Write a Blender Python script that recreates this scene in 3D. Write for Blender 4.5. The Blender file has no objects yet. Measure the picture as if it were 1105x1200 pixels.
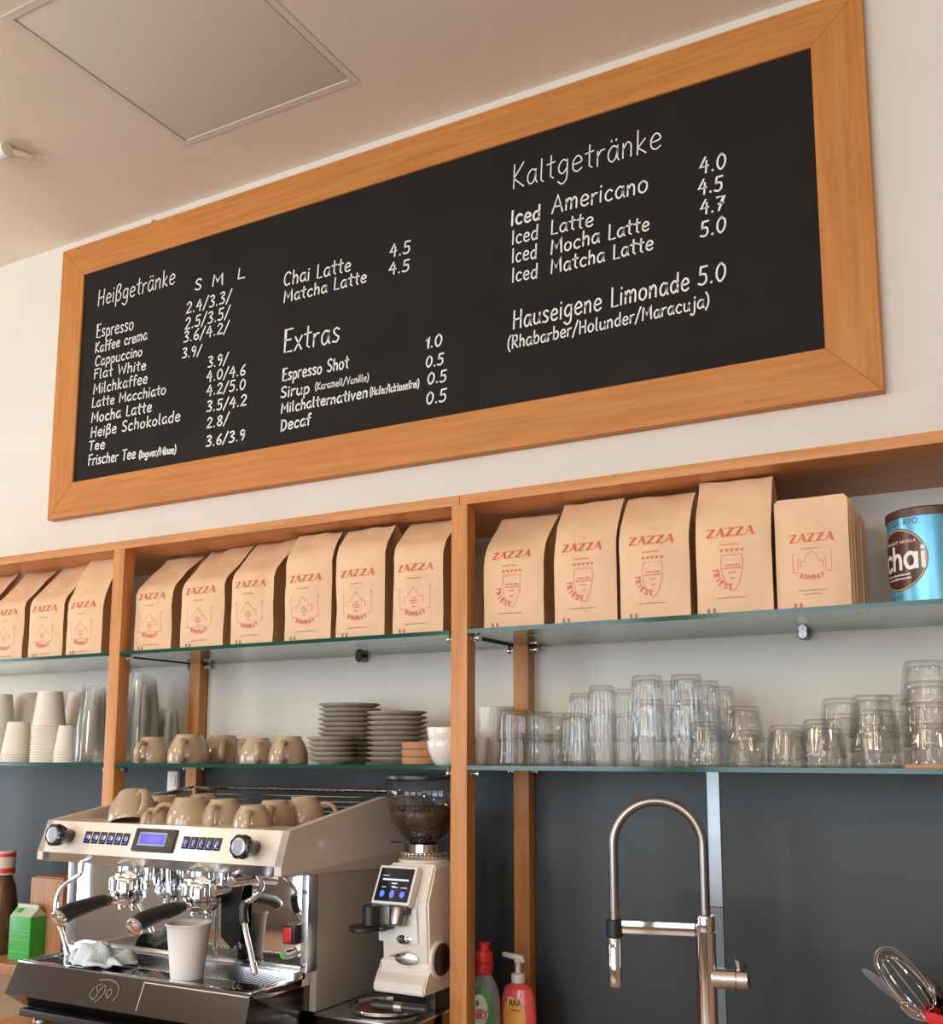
import bpy, bmesh, math, random
from mathutils import Vector, Matrix, noise
rnd = random.Random(7)
PI = math.pi
scn = bpy.context.scene
col = scn.collection

# ------------------------------------------------------------------ camera
FPX, CX, CY = 1220.889, 556.89, 710.23
yaw, pitch, roll = [math.radians(a) for a in (28.7303, 8.0571, 0.0263)]
CAM = Vector((0, -2.0, 1.45))
Fv = Vector((-math.sin(yaw)*math.cos(pitch), math.cos(yaw)*math.cos(pitch), math.sin(pitch)))
R0 = Vector((math.cos(yaw), math.sin(yaw), 0)); U0 = R0.cross(Fv)
Rv = math.cos(roll)*R0 + math.sin(roll)*U0
Uv = -math.sin(roll)*R0 + math.cos(roll)*U0
cam = bpy.data.cameras.new('camera'); camo = bpy.data.objects.new('camera', cam); col.objects.link(camo)
m3 = Matrix((Rv, Uv, -Fv)).transposed()
camo.matrix_world = Matrix.Translation(CAM) @ m3.to_4x4()
cam.sensor_fit = 'VERTICAL'; cam.sensor_height = 24.0
cam.lens = 24.0*FPX/1200.0
cam.shift_x = (1105/2-CX)/1200.0; cam.shift_y = (CY-600)/1200.0
cam.clip_start = .05
scn.camera = camo

def _ray(px, py): return Fv + Rv*((px-CX)/FPX) - Uv*((py-CY)/FPX)
def atY(px, py, Y): r = _ray(px, py); t = (Y-CAM.y)/r.y; return CAM + r*t
def atZ(px, py, Z): r = _ray(px, py); t = (Z-CAM.z)/r.z; return CAM + r*t

# ------------------------------------------------------------------ world, light, exposure
w = bpy.data.worlds.new('world'); scn.world = w; w.use_nodes = True
w.node_tree.nodes['Background'].inputs[0].default_value = (.80, .90, 1.0, 1)
w.node_tree.nodes['Background'].inputs[1].default_value = 1.6
def area(name, loc, rot, sx, sy, power, colr, spread=PI):
    l = bpy.data.lights.new(name, 'AREA'); l.shape = 'RECTANGLE'; l.size = sx; l.size_y = sy
    l.energy = power; l.color = colr; l.spread = spread
    o = bpy.data.objects.new(name, l); o.location = loc; o.rotation_euler = rot; col.objects.link(o); return o
DAY = (.76, .87, 1.0); WARM = (1.0, .74, .47)
for x, p in ((-3.4, 74), (-1.3, 66), (.8, 38)):
    area('window_daylight', (x, -5.85, 1.6), (PI/2, 0, 0), 1.6, 2.0, p, DAY)
area('side_window_daylight', (-5.12, -1.75, 1.35), (PI/2, 0, -PI/2), 1.7, 1.4, 48, DAY)
for i, (x, y) in enumerate(((-3.4, -2.2), (-1.2, -3.4), (1.0, -3.6))):  # added warm lights out of view, to brighten ceiling and upper wall
    l = bpy.data.lights.new('added_warm_light', 'POINT'); l.energy = 30; l.color = WARM; l.shadow_soft_size = .12
    o = bpy.data.objects.new('added_warm_light', l); o.location = (x, y, 2.35); col.objects.link(o)
scn.view_settings.view_transform = 'Standard'; scn.view_settings.look = 'None'
scn.view_settings.exposure = 0.0; scn.view_settings.gamma = 1.0
scn.view_settings.use_curve_mapping = False
cy = scn.cycles
cy.use_denoising = True; cy.max_bounces = 12; cy.transparent_max_bounces = 40
cy.transmission_bounces = 12; cy.glossy_bounces = 6; cy.diffuse_bounces = 5
cy.caustics_reflective = False; cy.caustics_refractive = False
cy.sample_clamp_indirect = 6

# ------------------------------------------------------------------ materials
MATS = {}
def mat(name, base=(.8, .8, .8), rough=.5, metal=0., bump=0., bscale=60., var=0., vscale=6., spec=None, trans=0., emit=None, estr=1., coat=0., stretch=None):
    m = bpy.data.materials.new(name); m.use_nodes = True; nt = m.node_tree; b = nt.nodes['Principled BSDF']
    b.inputs['Base Color'].default_value = (*base, 1); b.inputs['Roughness'].default_value = rough
    b.inputs['Metallic'].default_value = metal
    if spec is not None: b.inputs['Specular IOR Level'].default_value = spec
    if trans: b.inputs['Transmission Weight'].default_value = trans
    if coat: b.inputs['Coat Weight'].default_value = coat; b.inputs['Coat Roughness'].default_value = .08
    if emit: b.inputs['Emission Color'].default_value = (*emit, 1); b.inputs['Emission Strength'].default_value = estr
    tc = nt.nodes.new('ShaderNodeTexCoord'); src = tc.outputs['Object']
    if stretch:
        mp = nt.nodes.new('ShaderNodeMapping'); mp.inputs['Scale'].default_value = stretch
        nt.links.new(src, mp.inputs[0]); src = mp.outputs[0]
    if var:
        n = nt.nodes.new('ShaderNodeTexNoise'); n.inputs['Scale'].default_value = vscale; n.inputs['Detail'].default_value = 5
        nt.links.new(src, n.inputs['Vector'])
        r = nt.nodes.new('ShaderNodeValToRGB')
        r.color_ramp.elements[0].position = .3; r.color_ramp.elements[1].position = .7
        r.color_ramp.elements[0].color = (*[max(0, c*(1-var)) for c in base], 1)
        r.color_ramp.elements[1].color = (*[min(1, c*(1+var*.6)) for c in base], 1)
        nt.links.new(n.outputs[0], r.inputs[0]); nt.links.new(r.outputs[0], b.inputs['Base Color'])
    if bump:
        n2 = nt.nodes.new('ShaderNodeTexNoise'); n2.inputs['Scale'].default_value = bscale; n2.inputs['Detail'].default_value = 4
        nt.links.new(src, n2.inputs['Vector'])
        bp = nt.nodes.new('ShaderNodeBump'); bp.inputs['Strength'].default_value = bump; bp.inputs['Distance'].default_value = .004
        nt.links.new(n2.outputs[0], bp.inputs['Height']); nt.links.new(bp.outputs[0], b.inputs['Normal'])
    MATS[name] = m; return m

def wood(name, c1, c2, axis='X', rough=.42):
    m = bpy.data.materials.new(name); m.use_nodes = True; nt = m.node_tree; b = nt.nodes['Principled BSDF']
    b.inputs['Roughness'].default_value = rough; b.inputs['Specular IOR Level'].default_value = .4
    tc = nt.nodes.new('ShaderNodeTexCoord'); mp = nt.nodes.new('ShaderNodeMapping')
    mp.inputs['Scale'].default_value = {'X': (1.2, 22, 22), 'Y': (22, 1.2, 22), 'Z': (22, 22, 1.2)}[axis]
    nt.links.new(tc.outputs['Object'], mp.inputs[0])
    n = nt.nodes.new('ShaderNodeTexNoise'); n.inputs['Scale'].default_value = 3.2; n.inputs['Detail'].default_value = 9; n.inputs['Distortion'].default_value = .5
    nt.links.new(mp.outputs[0], n.inputs['Vector'])
    n3 = nt.nodes.new('ShaderNodeTexNoise'); n3.inputs['Scale'].default_value = 26; n3.inputs['Detail'].default_value = 3
    nt.links.new(mp.outputs[0], n3.inputs['Vector'])
    mx = nt.nodes.new('ShaderNodeMath'); mx.operation = 'MULTIPLY_ADD'; mx.inputs[1].default_value = .3
    nt.links.new(n3.outputs[0], mx.inputs[0]); nt.links.new(n.outputs[0], mx.inputs[2])
    r = nt.nodes.new('ShaderNodeValToRGB'); r.color_ramp.elements[0].position = .45; r.color_ramp.elements[1].position = .85
    r.color_ramp.elements[0].color = (*c1, 1); r.color_ramp.elements[1].color = (*c2, 1)
    nt.links.new(mx.outputs[0], r.inputs[0]); nt.links.new(r.outputs[0], b.inputs['Base Color'])
    bp = nt.nodes.new('ShaderNodeBump'); bp.inputs['Strength'].default_value = .08; bp.inputs['Distance'].default_value = .002
    nt.links.new(mx.outputs[0], bp.inputs['Height']); nt.links.new(bp.outputs[0], b.inputs['Normal'])
    MATS[name] = m; return m

def thin_glass(name, tint=(1, 1, 1), ior=1.5, rough=0., edge=None, density=.0, blend=.35):
    """clear pane: tinted see-through mixed with mirror reflection by Fresnel"""
    m = bpy.data.materials.new(name); m.use_nodes = True; nt = m.node_tree; nt.nodes.clear()
    out = nt.nodes.new('ShaderNodeOutputMaterial')
    tr = nt.nodes.new('ShaderNodeBsdfTransparent'); tr.inputs[0].default_value = (*tint, 1)
    gl = nt.nodes.new('ShaderNodeBsdfGlossy'); gl.inputs['Roughness'].default_value = rough; gl.inputs[0].default_value = (.95, .97, .96, 1)
    fr = nt.nodes.new('ShaderNodeFresnel')
    ge = nt.nodes.new('ShaderNodeNewGeometry'); mi_ = nt.nodes.new('ShaderNodeMix'); mi_.inputs[2].default_value = ior; mi_.inputs[3].default_value = 1/ior
    nt.links.new(ge.outputs['Backfacing'], mi_.inputs[0]); nt.links.new(mi_.outputs[0], fr.inputs[0])
    mx = nt.nodes.new('ShaderNodeMixShader'); nt.links.new(fr.outputs[0], mx.inputs[0])
    last = tr
    if edge:                                   # curved vessels: the wall seen edge-on is a deeper tint
        lw = nt.nodes.new('ShaderNodeLayerWeight'); lw.inputs[0].default_value = blend
        t2 = nt.nodes.new('ShaderNodeBsdfTransparent'); t2.inputs[0].default_value = (*edge, 1)
        m2 = nt.nodes.new('ShaderNodeMixShader'); nt.links.new(lw.outputs['Facing'], m2.inputs[0])
        nt.links.new(tr.outputs[0], m2.inputs[1]); nt.links.new(t2.outputs[0], m2.inputs[2]); last = m2
    if density:
        df = nt.nodes.new('ShaderNodeBsdfDiffuse'); df.inputs[0].default_value = (.85, .85, .83, 1)
        m3_ = nt.nodes.new('ShaderNodeMixShader'); m3_.inputs[0].default_value = density
        nt.links.new(last.outputs[0], m3_.inputs[1]); nt.links.new(df.outputs[0], m3_.inputs[2]); last = m3_
    nt.links.new(last.outputs[0], mx.inputs[1]); nt.links.new(gl.outputs[0], mx.inputs[2])
    nt.links.new(mx.outputs[0], out.inputs[0]); MATS[name] = m; return m

def clear_glass(name, share=.45, tint=(.97, .99, .98)):
    """solid drinking glass: real refraction, part of the light passing straight so it does not cast a black shadow"""
    m = bpy.data.materials.new(name); m.use_nodes = True; nt = m.node_tree; nt.nodes.clear()
    out = nt.nodes.new('ShaderNodeOutputMaterial')
    g = nt.nodes.new('ShaderNodeBsdfGlass'); g.inputs['IOR'].default_value = 1.47; g.inputs['Roughness'].default_value = 0; g.inputs[0].default_value = (*tint, 1)
    t = nt.nodes.new('ShaderNodeBsdfTransparent'); t.inputs[0].default_value = (.97, .98, .98, 1)
    mx = nt.nodes.new('ShaderNodeMixShader'); mx.inputs[0].default_value = share
    nt.links.new(t.outputs[0], mx.inputs[1]); nt.links.new(g.outputs[0], mx.inputs[2]); nt.links.new(mx.outputs[0], out.inputs[0])
    MATS[name] = m; return m

M = MATS
mat('wall_paint', (.76, .72, .63), .85, bump=.12, bscale=180, var=.03)
mat('ceiling_paint', (.84, .755, .63), .9, bump=.1, bscale=220, var=.03)
mat('hatch_paint', (.75, .69, .59), .8, bump=.05, bscale=200)
mat('gap_dark', (.06, .05, .04), .9)
mat('splash_slate', (.036, .040, .041), .46, spec=.42, bump=.1, bscale=35, var=.12, vscale=3)
mat('aluminium', (.40, .44, .47), .42, .8, var=.06, vscale=20)
mat('strip_dim_reflection', (.16, .17, .175), .5, .5)  # same aluminium, its dimmer reflection lower down put into the colour
wood('beech_x', (.50, .195, .055), (.66, .295, .095), 'X')
wood('beech_y', (.50, .195, .055), (.66, .295, .095), 'Y')
wood('beech_z', (.50, .195, .055), (.66, .295, .095), 'Z')
wood('oak_frame_x', (.47, .175, .036), (.61, .25, .058), 'X', .5)
wood('oak_frame_z', (.47, .175, .036), (.61, .25, .058), 'Z', .5)
wood('block_wood', (.36, .16, .07), (.5, .25, .12), 'Z')
mat('board_black', (.014, .0115, .0095), .75, spec=.25, bump=.05, bscale=90, var=.25, vscale=5)
mat('chalk', (.86, .85, .80), .9)
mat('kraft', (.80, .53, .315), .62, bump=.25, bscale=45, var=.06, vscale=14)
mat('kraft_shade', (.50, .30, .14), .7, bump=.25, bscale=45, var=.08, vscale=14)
mat('print_red', (.66, .13, .06), .6)
mat('print_brown', (.36, .16, .08), .7)
mat('stoneware', (.50, .37, .24), .16, var=.05, vscale=30, coat=.5)
mat('plate_grey', (.50, .43, .34), .4, var=.12, vscale=40)
mat('plate_rim', (.26, .19, .13), .5)
mat('terracotta', (.48, .22, .10), .6, var=.1, vscale=40)
mat('white_china', (.82, .79, .72), .2, coat=.3)
mat('paper_white', (.80, .74, .63), .6, bump=.05)
mat('paper_bright', (.86, .84, .79), .5)
mat('machine_white', (.80, .72, .62), .28, coat=.4)
mat('machine_side', (.76, .66, .57), .3, coat=.2)
mat('steel_side', (.50, .45, .39), .36, .25, var=.05, vscale=8)
mat('steel_brushed', (.70, .71, .72), .26, 1., stretch=(1, 60, 60), var=.06, vscale=4)
mat('chrome', (.88, .88, .88), .06, 1.)
mat('mirror_steel', (.80, .82, .84), .04, 1.)
mat('dark_steel', (.17, .15, .14), .16, 1.)
mat('black_plastic', (.018, .017, .017), .32)
mat('black_gloss', (.012, .012, .013), .08, coat=.5)
mat('knob_grey', (.42, .45, .5), .3, .4)
mat('lcd', (.05, .05, .3), .3, emit=(.10, .10, .85), estr=.75)
mat('lcd_border', (.35, .42, .55), .3)
mat('icon_blue', (.1, .15, .6), .4, emit=(.10, .15, .75), estr=.5)
mat('icon_bright', (.1, .2, .9), .4, emit=(.04, .14, 1), estr=1.)
mat('screen_black', (.01, .012, .018), .1)
mat('screen_white', (.6, .7, .8), .4, emit=(.6, .75, 1), estr=.5)
mat('bean', (.07, .030, .018), .35, var=.4, vscale=60)
mat('coffee_powder', (.16, .055, .025), .9, bump=.8, bscale=220, var=.3, vscale=60)
mat('red_plastic', (.70, .03, .03), .3)
mat('red_bright', (.85, .05, .025), .3)
mat('pink_soap', (.80, .10, .10), .18, var=.2, vscale=12)
mat('orange_label', (.85, .36, .05), .4, var=.2, vscale=20)
mat('green_label', (.05, .30, .05), .35)
mat('pale_label', (.78, .80, .74), .4)
mat('pump_grey', (.62, .58, .54), .35)
thin_glass('soap_clear', (.70, .85, .80), 1.4, edge=(.35, .5, .48), density=.25)
mat('carton_green', (.05, .40, .06), .35, var=.12, vscale=14)
mat('carton_pale', (.55, .60, .45), .4)
mat('towel', (.74, .84, .86), .95, bump=.6, bscale=260, var=.1, vscale=30)
mat('worktop', (.55, .43, .31), .5, var=.08, vscale=10)
mat('tin_blue', (.16, .50, .70), .3, .35)
mat('tin_brown', (.10, .035, .02), .25, var=.3, vscale=18)
mat('tin_gold', (.62, .40, .2), .35)
mat('tin_lid', (.10, .045, .03), .35)
mat('bottle_brown', (.10, .045, .02), .2)
mat('cream_label', (.70, .60, .45), .5)
mat('flag_green', (.03, .36, .12), .5)
mat('hose_steel', (.36, .32, .30), .3, 1.)
mat('white_plastic', (.85, .82, .76), .35)
mat('lemon_green', (.1, .5, .1), .3)
mat('floor_wood', (.30, .16, .08), .4, var=.2, vscale=3, stretch=(1, 8, 1))
mat('room_paint', (.27, .23, .19), .85)
mat('cabinet_front', (.45, .20, .08), .5)
thin_glass('shelf_glass', (.93, .975, .96), 1.5)
mat('glass_edge', (.006, .075, .055), .12, spec=.35)
thin_glass('hopper_glass', (.97, .98, .98), 1.45, edge=(.60, .63, .65), blend=.25)
thin_glass('plastic_clear', (.994, .995, .994), 1.35, edge=(.90, .91, .90), density=.03)
thin_glass('tumbler_glass', (1, 1, 1), 1.52, edge=(.42, .45, .44), blend=.11)
thin_glass('window_glass', (.95, .97, .96))

# ------------------------------------------------------------------ geometry helpers
class MB:
    def __init__(s): s.bm = bmesh.new(); s.f0 = 0
    def face(s, pts, mi=0):
        vs = [s.bm.verts.new(p) for p in pts]
        try: f = s.bm.faces.new(vs); f.material_index = mi; return f
        except ValueError: return None
    def box(s, x0, x1, y0, y1, z0, z1, bev=0., mi=0, M4=None):
        r = bmesh.ops.create_cube(s.bm, size=1)
        vs = r['verts']
        for v in vs: v.co = Vector(((x0+x1)/2+v.co.x*(x1-x0), (y0+y1)/2+v.co.y*(y1-y0), (z0+z1)/2+v.co.z*(z1-z0)))
        fs = set(f for v in vs for f in v.link_faces)
        for f in fs: f.material_index = mi
        if bev:
            es = list(set(e for v in vs for e in v.link_edges))
            rb = bmesh.ops.bevel(s.bm, geom=es, offset=bev, segments=2, profile=.7, affect='EDGES')
            for f in rb['faces']: f.material_index = mi
            vs = list(set(v for f in rb['faces'] for v in f.verts) | set(v for v in vs if v.is_valid))
        if M4 is not None:
            for v in vs:
                if v.is_valid: v.co = M4 @ v.co
        return s
    def lathe(s, prof, c=(0, 0, 0), n=32, mi=0, axis='Z', M4=None, flute=None, closed=False):
        """prof: (r,z[,mi]) list; open ends at r=0 close themselves"""
        rings = []
        for p in prof:
            r, z = p[0], p[1]
            if r < 1e-6: vs = [s.bm.verts.new(s._m(0, 0, z, c, axis, M4))]
            else:
                vs = []
                for i in range(n):
                    a = 2*PI*i/n; rr = r
                    if flute: rr = r + flute(a, p)
                    vs.append(s.bm.verts.new(s._m(rr*math.cos(a), rr*math.sin(a), z, c, axis, M4)))
            rings.append(vs)
        pr = list(zip(rings, rings[1:])) + ([(rings[-1], rings[0])] if closed else [])
        for k, (A, B) in enumerate(pr):
            mk = prof[k][2] if len(prof[k]) > 2 else mi
            for i in range(n):
                j = (i+1) % n
                if len(A) == 1 and len(B) == 1: continue
                if len(A) == 1: f = s.bm.faces.new((A[0], B[i], B[j]))
                elif len(B) == 1: f = s.bm.faces.new((A[i], B[0], A[j]))
                else: f = s.bm.faces.new((A[i], B[i], B[j], A[j]))
                f.material_index = mk
        return s
    def _m(s, x, y, z, c, axis, M4):
        if axis == 'Y': p = Vector((x, z, y))
        elif axis == 'X': p = Vector((z, x, y))
        else: p = Vector((x, y, z))
        if M4 is not None: p = M4 @ p
        return p + Vector(c)
    def cyl(s, r, z0, z1, c=(0, 0, 0), n=24, mi=0, axis='Z', bev=0., M4=None):
        b = min(bev, r*.9)
        pf = [(0, z0), (r-b, z0), (r, z0+(b if z1 > z0 else -b)), (r, z1-(b if z1 > z0 else -b)), (r-b, z1), (0, z1)] if b else [(0, z0), (r, z0), (r, z1), (0, z1)]
        return s.lathe(pf, c, n, mi, axis, M4)
    def tube(s, pts, r, n=10, mi=0, closed=False, cap=True):
        pts = [Vector(p) for p in pts]; N = len(pts); rr = r if isinstance(r, (list, tuple)) else [r]*N
        T = []
        for i in range(N):
            a = pts[(i-1) % N] if (closed or i > 0) else pts[i]; b = pts[(i+1) % N] if (closed or i < N-1) else pts[i]
            T.append((b-a).normalized())
        up = Vector((0, 0, 1)) if abs(T[0].z) < .9 else Vector((1, 0, 0))
        nrm = T[0].cross(up).normalized(); rings = []
        for i in range(N):
            nrm = (nrm - T[i]*nrm.dot(T[i])).normalized(); bi = T[i].cross(nrm)
            rings.append([s.bm.verts.new(pts[i] + (nrm*math.cos(2*PI*k/n)+bi*math.sin(2*PI*k/n))*rr[i]) for k in range(n)])
        for A, B in list(zip(rings, rings[1:])) + ([(rings[-1], rings[0])] if closed else []):
            for k in range(n):
                j = (k+1) % n; f = s.bm.faces.new((A[k], A[j], B[j], B[k])); f.material_index = mi
        if cap and not closed:
            f = s.bm.faces.new(rings[0][::-1]); f.material_index = mi; f = s.bm.faces.new(rings[-1]); f.material_index = mi
        return s
    def prism(s, poly, a0, a1, axis='X', mi=0, fn=None):
        """poly in the two other axes: axis X -> (y,z), Y -> (x,z), Z -> (x,y)"""
        def P(u, v, a): return {'X': (a, u, v), 'Y': (u, a, v), 'Z': (u, v, a)}[axis]
        A = [s.bm.verts.new(P(u, v, a0)) for u, v in poly]; B = [s.bm.verts.new(P(u, v, a1)) for u, v in poly]
        fs = [s.bm.faces.new(A), s.bm.faces.new(B[::-1])]
        n = len(poly)
        for i in range(n): fs.append(s.bm.faces.new((A[i], B[i], B[(i+1) % n], A[(i+1) % n])))
        for f in fs: f.material_index = mi
        return s
    def ribbon(s, pl, wd, fn, mi=0):
        """flat stroke along 2-D polyline pl, mapped by fn(u,v)"""
        pl = [Vector(p) for p in pl]
        q = [pl[0]]
        for p in pl[1:]:
            if (p-q[-1]).length > 1e-6: q.append(p)
        if len(q) < 2: return s
        L = []; N = len(q)
        for i in range(N):
            a = q[max(i-1, 0)]; b = q[min(i+1, N-1)]; d = (b-a).normalized(); nn = Vector((-d.y, d.x))
            if 0 < i < N-1:
                d1 = (q[i]-a).normalized(); n1 = Vector((-d1.y, d1.x)); k = 1/max(.5, nn.dot(n1))
            else: k = 1
            p = q[i] + (d*wd*.3*(1 if i else -1) if i in (0, N-1) else Vector((0, 0)))
            L.append((s.bm.verts.new(fn(*(p+nn*wd/2*k))), s.bm.verts.new(fn(*(p-nn*wd/2*k)))))
        for A, B in zip(L, L[1:]):
            f = s.bm.faces.new((A[0], A[1], B[1], B[0])); f.material_index = mi
        return s
    def build(s, name, mats, parent=None, world=False, smooth=True, angle=35, recalc=True):
        if world and parent is not None:
            off = parent.location
            for v in s.bm.verts: v.co -= off
        if recalc: bmesh.ops.recalc_face_normals(s.bm, faces=s.bm.faces)
        me = bpy.data.meshes.new(name); s.bm.to_mesh(me); s.bm.free()
        for m in (mats if isinstance(mats, (list, tuple)) else [mats]): me.materials.append(M[m])
        if smooth and len(me.polygons):
            me.polygons.foreach_set('use_smooth', [True]*len(me.polygons))
            me.set_sharp_from_angle(angle=math.radians(angle))
        o = bpy.data.objects.new(name, me); col.objects.link(o)
        if parent is not None: o.parent = parent
        return o

def tag(o, label, cat, group=None):
    o['label'] = label; o['category'] = cat
    if group: o['group'] = group
    return o
def thing(name, loc, label, cat, group=None, rz=0.):
    o = bpy.data.objects.new(name, None); o.empty_display_size = .05; col.objects.link(o)
    o.location = loc; o.rotation_euler = (0, 0, rz); return tag(o, label, cat, group)
def kids(o): return [c for c in list(bpy.data.objects) if c.parent == o]
def dup(root, loc, label, rot=None, group=None, scale=None):
    ks = CH.get(root.name)
    if ks is None: ks = CH[root.name] = [(c, kids(c)) for c in kids(root)]
    r = root.copy(); col.objects.link(r); r.location = loc; r['label'] = label
    if rot is not None: r.rotation_euler = rot
    if scale is not None: r.scale = scale
    if group: r['group'] = group
    for c, gs in ks:
        d = c.copy(); col.objects.link(d); d.parent = r
        for g in gs: e = g.copy(); col.objects.link(e); e.parent = d
    return r
CH = {}
class Spawn:
    """first call places the prototype itself, the later ones copies of it"""
    def __init__(s, proto): s.p = proto; s.used = False
    def __call__(s, loc, label, rot=(0, 0, 0), group=None, scale=(1, 1, 1)):
        if not s.used:
            s.used = True; o = s.p
            CH[o.name] = [(c, kids(c)) for c in kids(o)]
            o.location = loc; o.rotation_euler = rot; o.scale = scale; o['label'] = label
            if group: o['group'] = group
            return o
        return dup(s.p, loc, label, rot, group, scale)
def catmull(P, k=6):
    P = [Vector(p) for p in P]
    if len(P) < 3: return P
    Q = [P[0]*2-P[1]] + P + [P[-1]*2-P[-2]]; out = []
    for i in range(1, len(Q)-2):
        a, b, c, d = Q[i-1:i+3]
        for j in range(k):
            t = j/k; out.append(.5*((2*b)+(c-a)*t+(2*a-5*b+4*c-d)*t*t+(3*b-a-3*c+d)*t**3))
    out.append(P[-1]); return out

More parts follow.
